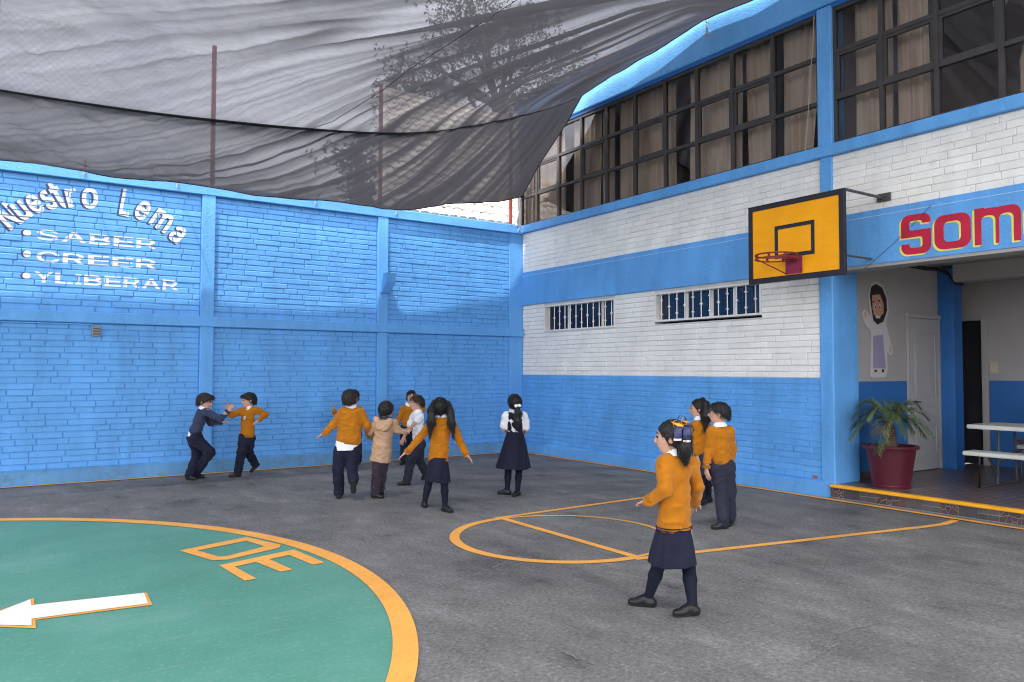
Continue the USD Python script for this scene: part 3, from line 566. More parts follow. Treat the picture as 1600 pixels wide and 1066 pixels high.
curtain(10.75, 10.0, 'beige curtain behind the third and fourth window columns from the corner', seed=2)
curtain(9.95, 9.62, 'narrow beige curtain left of the widest left window pane', seed=3)
curtain(9.50, 8.22, 'wide beige curtain behind the fifth and sixth window columns', seed=4)
curtain(7.95, 6.98, 'beige curtain hanging straight in the middle of the left window band', seed=5)
curtain(6.90, 6.46, 'beige curtain left of the open gap above the brown cupboard', seed=6, tie=None)
curtain(6.34, 5.72, 'beige curtain bunched at its foot beside the blue pillar', seed=7, gathered=.3)
curtain(5.31, 4.82, 'tall beige curtain just right of the blue pillar', seed=8)
curtain(4.77, 4.40, 'straight beige curtain in the second pane right of the pillar', seed=9)
curtain(3.16, 3.50, 'beige curtain tied back at the right edge of the photo', seed=10, tie=5.3)
curtain(3.56, 3.75, 'pale green cloth hanging at the top right pane', 'curtain_pale', seed=12, z0=5.35)
solo('ceiling_lamp_tube', [tube([(9.6, 4.2, 5.85), (9.6, 3.5, 5.85)], .018, 8), bx(9.57, 9.63, 3.5, 4.2, 5.87, 5.91, .004)], 'white_metal', 'unlit white tube lamp fixed under the classroom ceiling', 'ceiling lamp')

# barred windows of the ground floor
def barred(Wd, nb, mull, lab):
    y0, y1, z0, z1 = Wd; x = XF + .0; fwd = .028
    w = obj(sb, 'barred_window', [bx(x - .006, x + .17, y0, y1, z0, z0 + fwd, .003), bx(x - .004, x + .17, y0, y1, z1 - fwd, z1, .003), bx(x - .005, x + .17, y0, y0 + fwd, z0 + fwd, z1 - fwd, .003), bx(x - .005, x + .17, y1 - fwd, y1, z0 + fwd, z1 - fwd, .003)], 'white_metal', label=lab)
    for m in mull: obj(w, 'mullion', bx(x + .10, x + .14, m - .024, m + .024, z0 + fwd, z1 - fwd, .004), 'white_metal')
    obj(w, 'pane', (np.array([[x + .12, y0 + fwd, z0 + fwd], [x + .12, y1 - fwd, z0 + fwd], [x + .12, y1 - fwd, z1 - fwd], [x + .12, y0 + fwd, z1 - fwd]]), np.array([[0, 2, 1], [0, 3, 2]])), 'dark_glass')
    for k in range(nb):
        y = y1 - (y1 - y0) * (k + .75) / (nb + .5); zm = (z0 + z1) / 2; h = z1 - z0
        prof = [(0, z0 + .02)]; ks = (zm,) if k % 2 else (z0 + h * .26, z0 + h * .74)
        for c in ks:
            prof += [(.0085, z0 + .02)] if len(prof) == 1 else []
            prof += [(.0085, c - .022), (.012, c - .02), (.012, c - .012), (.024, c - .008), (.024, c + .008), (.012, c + .012), (.012, c + .02), (.0085, c + .022)] if k % 2 else [(.0085, c - .012), (.022, c - .009), (.022, c + .009), (.0085, c + .012)]
        prof += [(.0085, z1 - .02), (0, z1 - .02)]
        obj(w, 'bar', lathe(prof, (x + .035, y, 0), 8), 'white_metal')
    for k in range(int((z1 - z0) / .055)):
        z = z0 + .03 + k * .055; m = bx(x + .155, x + .160, y0 + .03, y1 - .03, z, z + .05); obj(w, 'louvre', m, 'deep_blue_paint')
barred(W1, 12, (10.62, 9.72), 'smaller white barred window near the corner'); barred(W2, 12, (7.85, 7.38, 6.98), 'larger white barred window left of the basketball board')
obj(sb, 'store_room', [bx(XF + .2, 10.2, 5.65, 11.9, 0, 2.7)], 'dark_room')

# ------------------------------------------------------------------ porch
FZ = .15; SY = 5.56
obj(sb, 'porch_floor', bx(XF + .02, 12.6, -2.0, 5.58, 0, FZ), 'floor_tiles'); obj(sb, 'hidden_wall', bx(8.87, 11.5, SY + .07, SY + .13, 0, 3.2), 'dark_room')  # dark panel added out of sight, stops light leaking under the door
obj(sb, 'step_edge', bx(XF - .034, XF + .06, -2.0, 5.484, FZ - .028, FZ + .004, .006), 'edge_yellow')
obj(sb, 'step_face', bx(XF - .006, XF + .018, -2.0, 5.486, 0, FZ - .030), 'grout')
rs = random.Random(8); y = 5.485; k = 0
zt = FZ - .032
while y > 1.6:
    L = rs.choice((.17, .19, .2)); y0 = y - L; kind = ('crazy', 'plain', 'split', 'crazy', 'split2', 'plain', 'split')[k % 7]; mat = ('tile_brown', 'tile_dark', 'tile_dark', 'tile_brown', 'tile_brown', 'tile_dark', 'tile_dark')[k % 7]
    R_ = sbox(y0, .004, y, zt)
    if kind == 'plain': cells = [R_]
    elif kind == 'split': cells = [sbox(y0, .004, y0 + L * .55, zt * .55), sbox(y0 + L * .55, .004, y, zt * .55), sbox(y0, zt * .55, y, zt)]
    elif kind == 'split2': cells = [sbox(y0, .004, y0 + L * .5, zt), sbox(y0 + L * .5, .004, y, zt * .6), sbox(y0 + L * .5, zt * .6, y, zt)]
    else:
        pts = MultiPoint([(rs.uniform(y0, y), rs.uniform(.004, zt)) for _ in range(8)]); cells = [c.intersection(R_) for c in voronoi_diagram(pts, envelope=R_).geoms]
    for c in cells:
        c = c.buffer(-.0030, join_style='mitre')
        for p in polys(c): obj(sb, 'step_tile', slab(p, lambda a, b: (XF - .0125 + rs.uniform(0, .0005), a, b), (.008, 0, 0)), mat)
    y = y0; k += 1
SY = 5.56
obj(sb, 'porch_wall', bx(8.86, 11.3, SY, SY + .06, 1.37, 3.0), 'shaded_white'); obj(sb, 'porch_dado', bx(8.86, 10.24, SY - .003, SY + .06, FZ, 1.37), 'deep_blue_paint'); obj(sb, 'skirting', bx(8.86, 10.24, SY - .015, SY - .003, FZ, FZ + .085, .003), 'tile_brown')
d = obj(sb, 'door', bx(10.27, 11.00, SY - .03, SY + .02, FZ + .01, 2.22, .004), 'shaded_door_paint', label='pale grey panelled door')
for z0, z1 in ((1.13, 2.02), (.88, 1.06), (.32, .80)):
    obj(d, 'panel', [bx(10.36, 10.91, SY - .042, SY - .030, z0, z0 + .022, .003), bx(10.36, 10.91, SY - .042, SY - .030, z1 - .022, z1, .003), bx(10.36, 10.382, SY - .042, SY - .030, z0 + .022, z1 - .022, .003), bx(10.888, 10.91, SY - .042, SY - .030, z0 + .022, z1 - .022, .003), bx(10.41, 10.86, SY - .036, SY - .030, z0 + .05, z1 - .05, .003)], 'shaded_door_paint')
obj(d, 'handle', [tube([(10.33, SY - .03, 1.09), (10.33, SY - .075, 1.09), (10.42, SY - .078, 1.09)], .010, 8)], 'dark_steel')
obj(sb, 'door_frame', [bx(10.215, 10.265, SY - .035, SY + .0, FZ, 2.225, .004), bx(11.005, 11.055, SY - .035, SY + .0, FZ, 2.225, .004), bx(10.20, 11.07, SY - .042, SY + .0, 2.225, 2.285, .004)], 'shaded_white')
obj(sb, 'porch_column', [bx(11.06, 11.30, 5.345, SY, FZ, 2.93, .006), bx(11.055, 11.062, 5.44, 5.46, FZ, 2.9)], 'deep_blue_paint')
XB = 11.95
obj(sb, 'back_wall', [bx(XB, XB + .1, -2, 5.30, 1.37, 3.0), bx(XB, XB + .1, 5.30, 5.75, 2.26, 3.0)], 'shaded_white'); obj(sb, 'back_dado', bx(XB - .003, XB + .1, -2, 5.29, FZ, 1.37), 'deep_blue_paint')
obj(sb, 'door_jamb', [bx(XB - .03, XB + .08, 5.30, 5.385, FZ, 2.29, .004), bx(XB - .03, XB + .08, 5.385, 5.8, 2.245, 2.29, .004)], 'shaded_white'); obj(sb, 'dark_doorway', bx(XB + .08, XB + .3, 5.28, 6.0, FZ, 2.3), 'dark_room')
obj(sb, 'back_wall', bx(11.3, XB + .2, SY + .1, SY + .2, FZ, 3.0), 'dark_room')
obj(sb, 'porch_ceiling', bx(XF + .24, XB + .2, -2, 5.62, 2.98, 3.08), 'shaded_white'); obj(sb, 'ceiling_beam', bx(11.05, 11.35, -2, 5.345, 2.735, 2.98, .006), 'shaded_white')
obj(sb, 'porch_end_wall', bx(XF, XB + .2, -2.15, -2.0, 0, 3.3), 'shaded_white')
obj(sb, 'notice', bx(XB - .008, XB - .002, 5.165, 5.275, 1.485, 1.64), 'paper')
cb = [(10.1, SY - .02, 2.95), (10.7, SY - .04, 2.93), (10.95, SY - .06, 2.94), (11.04, 5.40, 2.88), (11.045, 5.34, 2.75), (11.1, 5.33, 2.72), (11.3, 5.32, 2.72)]
solo('cable', [tube(cb, .014, 6), tube([(a, b, c - .03) for a, b, c in cb[:4]], .010, 6)], 'black_rubber', 'black cable looping from the porch ceiling round the column head', 'cable')
# lettering over the porch
def stroke(pts, w, rnd=0.0):
    return LineString(pts).buffer(w / 2, cap_style='flat', join_style='round', quad_segs=6)
def rr(a, b, c, d, r): return sbox(a + r, b + r, c - r, d - r).buffer(r, quad_segs=6)
def letter_S(w, h):
    t = .30 * w * 1.0; t = .092
    g = rr(0, 0, w, h, .09).difference(rr(t, t, w - t, h - t, .035)); mid = sbox(.02, h / 2 - t / 2, w - .02, h / 2 + t / 2)
    g = rr(0, 0, w, h, .085).difference(rr(t, .07, w - t, .186, .03)).difference(rr(t, .262, w - t, h - .07, .03))
    return g.difference(sbox(w - t - .03, .262, w + 1, .328)).difference(sbox(-1, .118, t + .03, .186)).buffer(.008).buffer(-.016).buffer(.008)
def letter_o(w, h): t = .098; return rr(0, 0, w, h, .10).difference(rr(t, .075, w - t, h - .075, .05))
def letter_m(w, h):
    t = .098; g = rr(0, -.3, w * .62, h, .08); g = unary_union([g, rr(w * .38, -.3, w, h, .08), sbox(0, 0, t, h + .01)])
    a = (w - 3 * t) / 2
    return g.difference(unary_union([rr(t, -.3, t + a, h - .075, .05), rr(2 * t + a, -.3, 2 * t + 2 * a, h - .075, .05)])).intersection(sbox(-1, 0, 2, 1))
def bandpt(u, z): return lambda a, b: (0, 0, 0)
for ch, gL, yl, zb_ in (('S', letter_S(.325, .435), 4.565, 2.775), ('o', letter_o(.37, .365), 4.205, 2.785), ('m', letter_m(.43, .365), 3.80, 2.785), ('o', letter_o(.37, .365), 3.335, 2.785)):
    sh = unary_union([affinity.translate(gL, -k * .003, -k * .0022) for k in range(8)])
    obj(sb, 'lettering_edge', sheet(sh, lambda a, b: (XF - .0320, yl - a, zb_ + b)), 'yellow_lettering', label='yellow edge of painted letter ' + ch)
    obj(sb, 'lettering', sheet(gL, lambda a, b: (XF - .0335, yl - a, zb_ + b)), 'red_lettering', label='red painted letter ' + ch)

# cut-out figure on the porch wall: a plain cheerful man in a white robe, one arm raised
cf_ = thing('cutout_figure', 'flat cardboard cut-out of a bearded man in white robe waving on the porch wall', 'cutout', (9.53, SY, 2.0))
def cw(x, y):
    p = ony(1300 + x / 5.33, 420 + y / 5.33, SY - .02); return p[0], p[2]
def cpoly(pts): return Polygon([cw(*p) for p in pts])
body = cpoly([(335, 890), (340, 560), (330, 500), (290, 455), (262, 375), (275, 358), (300, 385), (330, 430), (345, 440), (330, 330), (316, 210), (335, 140), (370, 122), (425, 160), (460, 260), (466, 350), (440, 440), (452, 500), (482, 610), (500, 690), (490, 705), (450, 650), (455, 840), (440, 885)]).buffer(.03)
pln = lambda off: (lambda a, b: (a, SY - off, b))
obj(cf_, 'card', slab(densify(body, .1), pln(.016), (0, .008, 0)), 'print_white')
ell = lambda cx, cy, rx, ry: affinity.scale(Point(cw(cx, cy)).buffer(1, 24), rx / 5.33 * .0083, ry / 5.33 * .0078)
obj(cf_, 'robe', sheet(cpoly([(345, 830), (345, 560), (425, 550), (450, 830)]), pln(.0175)), 'print_lilac')
obj(cf_, 'hand', sheet(unary_union([ell(280, 385, 13, 26), ell(487, 675, 13, 30)]), pln(.0175)), 'print_skin')
obj(cf_, 'shoe', sheet(ell(365, 852, 20, 12), pln(.0180)), 'print_hair'); obj(cf_, 'shoe', sheet(ell(426, 850, 18, 16), pln(.0180)), 'print_hair')
obj(cf_, 'hair', sheet(cpoly([(330, 330), (316, 225), (328, 150), (368, 126), (420, 158), (456, 250), (460, 350), (430, 440), (380, 466), (345, 430)]), pln(.0175)), 'print_hair')
obj(cf_, 'face', sheet(cpoly([(338, 330), (334, 220), (400, 212), (430, 290), (432, 370), (405, 395), (350, 385)]), pln(.0190)), 'print_skin')
obj(cf_, 'eye', sheet(unary_union([ell(360, 318, 13, 24), ell(398, 318, 15, 26)]), pln(.0205)), 'print_white'); obj(cf_, 'pupil', sheet(unary_union([ell(362, 322, 7, 14), ell(397, 322, 8, 15)]), pln(.0220)), 'print_hair')
obj(cf_, 'mouth', sheet(cpoly([(358, 388), (410, 392), (395, 415), (370, 412)]), pln(.0190)), 'print_white'); obj(cf_, 'brow', sheet(unary_union([ell(346, 275, 14, 7), ell(392, 268, 18, 8)]), pln(.0205)), 'print_hair')

# ------------------------------------------------------------------ basketball board
XBd = 7.6; Y0, Y1, Z0, Z1 = 4.785, 6.045, 2.54, 3.475
hp = thing('basketball_hoop', 'orange basketball backboard with black border and red rim fixed to the building', 'basketball hoop', (XBd, 5.4, 2.5))
obj(hp, 'backboard', bx(XBd, XBd + .03, Y0 + .01, Y1 - .01, Z0 + .01, Z1 - .01), 'board_orange')
bw = .062
obj(hp, 'border', [bx(XBd - .008, XBd + .04, Y0, Y1, Z0, Z0 + bw, .003), bx(XBd - .008, XBd + .04, Y0, Y1, Z1 - bw, Z1, .003), bx(XBd - .0085, XBd + .04, Y0, Y0 + bw, Z0 + bw, Z1 - bw, .003), bx(XBd - .0085, XBd + .04, Y1 - bw, Y1, Z0 + bw, Z1 - bw, .003)], 'board_black')
q = [onx(1150 + a / 5.924, 280 + b / 5.924, XBd) for a, b in ((357, 440), (722, 375), (735, 690), (362, 740))]
ty0, ty1, tz0, tz1 = (q[1][1] + q[2][1]) / 2, (q[0][1] + q[3][1]) / 2, (q[2][2] + q[3][2]) / 2, (q[0][2] + q[1][2]) / 2
sq = sbox(ty0, tz0, ty1, tz1).difference(sbox(ty0 + .045, tz0 + .045, ty1 - .045, tz1 - .045))
obj(hp, 'target_square', sheet(sq, lambda a, b: (XBd - .003, a, b)), 'board_black')
pa, pb = onx(1150 + 462 / 5.924, 280 + 885 / 5.924, XBd), onx(1150 + 618 / 5.924, 280 + 705 / 5.924, XBd)
py0, py1, pz0, pz1 = pb[1], pa[1], pa[2], pb[2]; pm = (py0 + py1) / 2
obj(hp, 'mounting_plate', bx(XBd - .012, XBd - .004, py0, py1, pz0, pz1, .003), 'plate_red')
RR, rz = .225, pz1 - .012; rc = (XBd - .10 - RR, pm)
cir = [(rc[0] + RR * math.cos(a), rc[1] + RR * math.sin(a)) for a in np.linspace(0, 2 * math.pi, 49)]
obj(hp, 'rim', [tube([(x, y, rz) for x, y in cir], .009, 8), tube([(x, y, rz - .045) for x, y in cir], .008, 8)], 'rim_red', smooth=True)
obj(hp, 'rim_strut', [bx(rc[0] + RR * math.cos(a) - .006, rc[0] + RR * math.cos(a) + .006, rc[1] + RR * math.sin(a) - .012, rc[1] + RR * math.sin(a) + .012, rz - .04, rz) for a in np.arange(8) * math.pi / 4 + .3], 'rim_red')
obj(hp, 'rim_brace', [tube([(rc[0] - RR * .75, rc[1] + RR * .62, rz - .045), (XBd - .012, py1 - .01, pz0 + .01)], .0065, 6), tube([(rc[0] + RR * .5, rc[1] - RR * .85, rz - .02), (XBd - .012, py0 + .01, pz0 + .02)], .0065, 6), bx(XBd - .12, XBd - .01, pm - .07, pm + .07, rz - .03, rz - .015)], 'rim_red')
for by, bz in ((py0 + .03, pz1 - .035), (py1 - .03, pz1 - .035), (py1 - .03, pz0 + .04), (py0 + .03, pz0 + .04)): obj(hp, 'bolt', lathe([(0, 0), (.012, 0), (.012, .012), (0, .014)], (0, 0, 0), 6).apply_transform(trimesh.transformations.rotation_matrix(-math.pi / 2, [0, 1, 0])).apply_translation([XBd - .012, by, bz]), 'dark_steel')
for (yy, zz) in ((Y0 + .005, Z1 - .01), (Y1 - .05, Z1 - .03)):
    obj(hp, 'arm', tube([(XBd + .02, yy, zz), (XF - .01, yy, zz)], .018, 4), 'dark_steel')
obj(hp, 'arm', tube([(XBd + .02, Y0 + .13, Z0 + .24), (XF - .03, Y0 + .13, Z0 + .24)], .013, 6), 'dark_steel'); obj(hp, 'arm', tube([(XBd + .02, Y1 - .1, Z0 + .24), (XF - .03, Y1 - .1, Z0 + .24)], .013, 6), 'dark_steel')
obj(hp, 'wall_bracket', [bx(XF - .03, XF - .004, Y0 - .10, Y0 + .06, Z1 - .055, Z1 + .035, .004), bx(XF - .06, XF - .02, Y0 - .02, Y0 + .03, Z1 - .03, Z1 + .01, .004)], 'dark_steel')
obj(hp, 'frame_bar', [bx(XBd + .04, XBd + .07, Y0 + .02, Y0 + .05, Z0, Z1), bx(XBd + .04, XBd + .07, Y1 - .05, Y1 - .02, Z0, Z1), bx(XBd + .04, XBd + .07, Y0 + .05, Y1 - .05, Z0 + .22, Z0 + .26)], 'dark_steel')
wa, wb_ = onx(1455, 320, XF - .06), onx(1350, 420, XF - .06)
solo('stay_wire', tube([wa + (wb_ - wa) * t - np.array([0, 0, .03 * math.sin(t * math.pi)]) for t in np.linspace(0, 1, 9)], .003, 5), 'dark_steel', 'thin dark wire hanging slanted across the blue band beside the red letter', 'wire')

# ------------------------------------------------------------------ shade net
def px_d(px, py, Y): p = ony(px, py, Y); return p
seam_px = [(-260, 95), (0, 140), (170, 166), (340, 187), (531, 204), (606, 208), (681, 205), (760, 193), (820, 180), (870, 166)]
seam_y = [9.6, 9.6, 9.6, 9.6, 9.65, 9.7, 9.75, 9.8, 9.85, 9.9]
seam = np.array([[-5.5, 9.6, 4.35]] + [ony(*p, y) for p, y in zip(seam_px, seam_y)] + [[8.2, 9.92, 6.14]])
hem_px = [(-200, 222), (0, 251), (105, 265), (200, 276), (255, 283), (335, 297), (450, 308), (520, 317), (620, 326), (700, 322), (760, 315)]
hem = np.array([[-5.5, 11.42, 4.2]] + [ony(*p, 11.44) for p in hem_px] + [[8.14, 11.6, 4.72]])
def resample(P, n, key=0):
    s = (P[:, key] - P[0, key]) / (P[-1, key] - P[0, key]); u = np.linspace(0, 1, n)
    from scipy.interpolate import PchipInterpolator
    return np.stack([PchipInterpolator(s, P[:, k])(u) for k in range(3)], 1)
NU = 640
H0, S0 = resample(hem, NU), resample(seam, NU)
edge_r = np.array([[8.14, 11.6, 4.72], onx(841, 260, 8.12), onx(886, 192, 8.16), [8.2, 9.92, 6.14]])
edge_r[:, 1] = np.minimum.accumulate(edge_r[:, 1])
rows = []
NA = 130
for j in range(NA):
    v = j / (NA - 1); P = H0 * (1 - v) + S0 * v
    P[:, 2] -= .16 * math.sin(math.pi * v) * (1 - .5 * v)
    er = np.array([np.interp(v, np.linspace(0, 1, len(edge_r)), edge_r[:, k]) for k in range(3)])
    wgt = np.linspace(0, 1, NU)[:, None] ** 6
    P = P + (er - P[-1]) * wgt; rows.append(P)
edge_b = np.array([[8.2, 9.92, 6.14], onx(961, 116, 8.2), onx(1033, 75, 8.22), onx(1100, 31, 8.25), onx(1179, 0, 8.25), [8.26, 4.5, 6.60], [8.26, 2.6, 6.9], [8.26, 1.0, 7.0], [8.26, -0.6, 7.0]])
bl_ = np.interp(np.arange(len(edge_b)), [0, 1, 2, 3, 4, 5, 6, 7, 8], [0, .11, .2, .28, .36, .5, .68, .84, 1.0])
NB = 400; lin = np.linspace(S0[0], S0[-1], NU); sag = S0[:, 2] - lin[:, 2]
left_y = np.interp(np.linspace(0, 1, NB), [0, .5, .84, 1], [9.6, 5.0, 1.5, -0.6]); left_z = np.interp(np.linspace(0, 1, NB), [0, .5, .84, 1], [S0[0, 2], 6.2, 6.8, 6.8])
for j in range(1, NB):
    v = j / (NB - 1); er = np.array([np.interp(v, bl_, edge_b[:, k]) for k in range(3)]); el = np.array([-5.5, left_y[j], left_z[j]])
    u = np.linspace(0, 1, NU)[:, None]; P = el * (1 - u) + er * u
    P[:, 0] = S0[:, 0] + (er[0] - 8.2) * u[:, 0]
    u2 = ((P[:, 0] + 5.5) / (er[0] + 5.5))[:, None]; P[:, 1:] = (el * (1 - u2) + er * u2)[:, 1:]
    k = math.exp(-v * 4.2); P[:, 2] += sag * k - .25 * math.sin(math.pi * min(1, v * 2)) * np.sin(np.pi * u2[:, 0]) * .6
    rows.append(P)
NP = np.array(rows); NR = len(NP)
# folds fan out from the corner of the roof where the cloth is tied and gathered
tie = np.array([9.6, 5.0, 6.5]); dv = NP - tie; rad = np.linalg.norm(dv[..., :2], axis=-1); ang = np.arctan2(dv[..., 1], -dv[..., 0])
qn = np.stack([ang * 33 + rad * .12, rad * .22, np.zeros_like(rad)], -1); q2 = np.stack([ang * 96 + rad * .25, rad * .24, np.ones_like(rad) * 3], -1); q3 = np.stack([NP[..., 0] * 2.4 + NP[..., 1] * 1.8, NP[..., 1] * 4.5 - NP[..., 0] * 3.0, np.zeros_like(rad)], -1)
ridge = lambda n: 1 - np.abs(2 * n - 1)
near = .85 * np.exp(-np.maximum(rad - 5.5, 0) / 3.6) * np.clip(rad / 2.5, 0.1, 1); far = np.clip(rad / 4 - 1.5, 0, 1); fold = (ridge(meshkit.noise(qn, 3)) - .5) * (.16 * near + .04) + (ridge(meshkit.noise(q2, 5)) - .5) * (.10 * near + .02) + (meshkit.fbm(q3, 3, 8) - .5) * .07 * (.15 + far)
vv = np.concatenate([np.linspace(0, 1, NA), np.ones(NB - 1)])[:, None]; damp = np.clip(vv * 6, .15, 1) * np.clip((1 - np.linspace(0, 1, NU))[None] * 30, .1, 1)
seamdamp = np.ones(NR); seamdamp[NA - 12:NA + 12] = np.abs(np.arange(24) - 11.5) / 12; fold *= damp * seamdamp[:, None]
q4 = np.stack([NP[..., 0] * 1.0, NP[..., 2] * 6 + NP[..., 1] * 3, np.ones_like(rad)], -1)
from scipy.ndimage import gaussian_filter
fold = gaussian_filter(fold, (.9, 1.0)); NP[..., 2] += fold; NP[..., 1] -= fold * .45
NP[:12, :, 2] += (.03 * np.sin(NP[:12, :, 0] * 3.1) * np.linspace(1, 0, 12)[:, None])
ii = (np.arange(NR - 1)[:, None] * NU + np.arange(NU - 1)[None]).ravel()
NF = np.vstack([np.stack([ii, ii + 1, ii + NU + 1], 1), np.stack([ii, ii + NU + 1, ii + NU], 1)])
sn = thing('shade_net', 'large black mesh shade net sagging over the yard with folds and seam', 'shade net', (2, 11, 4.2))
cl_ = obj(sn, 'cloth', (NP.reshape(-1, 3), NF), 'shade_cloth', smooth=True)
# how many layers of cloth lie together: doubled along the seam and hem, bunched towards the tied corner
rowA, uu = np.arange(NR)[:, None], np.linspace(0, 1, NU)[None]
vA = np.clip(rowA / (NA - 1), 0, 1); vB = np.clip((rowA - NA + 1) / (NB - 1), 0, 1); inA = rowA < NA
gat = np.where(inA, .34 + .32 * (1 - vA) ** 1.5 + .35 * np.exp(-((1 - vA) / .16) ** 2), .40 * np.exp(-(vB / .010) ** 2))
gat = gat + .30 * np.exp(-((1 - uu) / .05) ** 2) + .55 * np.exp(-np.linalg.norm(NP - np.array([8.2, 9.7, 6.15]), axis=-1) / 1.5)
q5 = np.stack([(NP[..., 0] + NP[..., 1] * .7) * .9, (NP[..., 1] * 1.2 - NP[..., 0] * .8) * 5.5, np.zeros_like(rad)], -1)
r1, r2 = ridge(meshkit.noise(qn, 3)), ridge(meshkit.noise(q2, 5)); r6 = ridge(meshkit.noise(np.stack([ang * 130 + rad * .5, rad * .5, np.ones_like(rad) * 7], -1), 9)); crease = np.clip((r1 - .70) / .28, 0, 1) * .55 + np.clip((r2 - .66) / .3, 0, 1) * .48 + np.clip((r6 - .6) / .4, 0, 1) * .30
gat = np.clip(gat + crease * (.05 + 2.1 * np.maximum(near - .08, 0)) - .14 * near + .16 * far * np.clip(meshkit.fbm(q5, 3, 2) * 3.2 - 1.75, 0, 1), 0, .985); gat = gaussian_filter(gat, (.8, .9))
UsdGeom.PrimvarsAPI(stage.GetPrimAtPath(cl_)).CreatePrimvar('gather', Sdf.ValueTypeNames.FloatArray, 'vertex').Set(Vt.FloatArray.FromNumpy(gat.reshape(-1).astype(np.float32)))
obj(sn, 'seam_rope', tube(gaussian_filter(NP[NA - 1], (9, 0), mode='nearest')[::8] + np.array([0, -.012, -.008]), .006, 6), 'black_rubber')
obj(sn, 'hem_rope', tube(np.vstack([NP[0, ::8], NP[0, -1:]]), .010, 6), 'black_rubber'); obj(sn, 'edge_rope', tube(np.vstack([NP[:, -1][::4]]), .010, 6), 'black_rubber')
a_, b_ = ony(800, 4, 7.2), ony(430, 205, 9.3)
pr = [(900, -60), (800, 5), (700, 70), (640, 108), (600, 140), (520, 190), (470, 207)]
def on_net(px, py):
    d = ray(px, py); P = NP[::3, ::4]; w = P - C0; t = w @ d / (d @ d); e = np.linalg.norm(w - t[..., None] * d, axis=-1) / t; i = np.unravel_index(np.argmin(np.where(t > 1, e, 9)), e.shape); return C0 + d * (t[i] - .05)
obj(sn, 'stay_rope', tube([on_net(*p) for p in pr], .004, 5), 'black_rubber')
for x in (1.02, 2.2, 4.25, 5.66):
    z = 4.2; obj(sn, 'tie', tube([(x, 11.44, 4.25), (x + .02, 11.62, 4.27), (x + .03, 11.80, 4.2), (x + .01, 11.80, 4.12)], .009, 5), 'rope_grey')
obj(sn, 'tie', tube([(8.14, 11.6, 4.72), (8.2, 11.75, 4.68), (8.22, 11.8, 4.5), (8.15, 11.78, 4.3), (8.22, 11.8, 4.18), (8.19, 11.8, 4.1)], .014, 6), 'rope_grey')
obj(sn, 'knot', trimesh.creation.icosphere(2, .04).apply_translation([8.15, 11.6, 4.72]), 'black_rubber')
hk = onx(1105, 32, XF - .06)
rg = thing('rope_end', 'frayed rope end hanging from a hook on the blue parapet', 'rope', hk)
obj(rg, 'hook', tube([hk + [0, 0, .05], hk + [-.03, 0, .03], hk + [-.03, 0, -.03], hk + [.03, 0, -.03]], .008, 6), 'dark_steel'); obj(rg, 'rope', tube([hk, hk + [-.005, -.01, -.14], hk + [-.01, .02, -.18], hk + [0, 0, -.22]], .008, 6), 'rope_grey'); obj(rg, 'frayed_end', [tube([hk + [0, 0, -.18], hk + [-.01, dy, -.26]], .006, 5) for dy in (-.05, 0, .04)], 'rope_grey')
solo('window_cord', tube([onx(*p, XF - .02) for p in ((1272, 24), (1270, 70), (1266, 120), (1262, 190), (1258, 238))], .0045, 5), 'rope_grey', 'pale cord hanging over the glass beside the blue pillar', 'cord')
solo('drain_pipe', tube([(8.245, 11.93, 4.22), (8.245, 11.93, 5.4)], .03, 8), 'white_metal', 'white pipe end in the corner between fence post and building', 'pipe')
solo('corner_post', [bx(8.29, 8.345, 11.90, 11.96, 4.225, 5.0, .005), bx(8.28, 8.30, 11.91, 11.95, 4.9, 4.96)], 'grey_plastic', 'grey metal post standing in the corner beside the window band', 'post')

# ------------------------------------------------------------------ potted palm
PC = np.array([8.76, 4.97, FZ])
pp = thing('potted_palm', 'young palm in a large maroon plastic pot on the porch edge', 'potted plant', PC)
obj(pp, 'pot', lathe([(0, .012), (.195, .0), (.205, .0), (.21, .03), (.203, .04), (.27, .45), (.305, .455), (.31, .47), (.30, .487), (.265, .487), (.258, .46), (.0, .40)], PC, 48), 'pot_plastic', smooth=40)
obj(pp, 'soil', lathe([(0, .43), (.255, .425), (.25, .40), (0, .40)], PC, 32), 'soil')
rp = random.Random(6); tr = []
tp = [(.062, .40), (.072, .44)]
for k in range(9):
    z = .46 + k * .028; r0 = .072 - k * .0028; tp += [(r0 + .010, z), (r0 - .004, z + .02)]
tp += [(.03, .74), (0, .75)]
obj(pp, 'trunk', lathe([(0, .40)] + tp, PC, 14), 'palm_trunk')
top = PC + np.array([0, 0, .72])
sc_l = .86
specs = [(-.1, .58, .55), (.4, .52, .8), (.85, .55, .5), (1.3, .5, .9), (1.75, .56, .6), (2.2, .52, .85), (2.65, .62, .5), (3.05, .56, .85), (3.4, .62, .35), (3.75, .58, .8), (4.1, .52, .55), (4.5, .5, .9), (4.95, .54, .55), (5.4, .52, .85), (5.85, .58, .5), (.6, .48, 1.2), (2.4, .5, 1.2), (4.2, .48, 1.2), (5.7, .5, 1.15), (3.25, .26, .5), (1.6, .5, 1.25)]
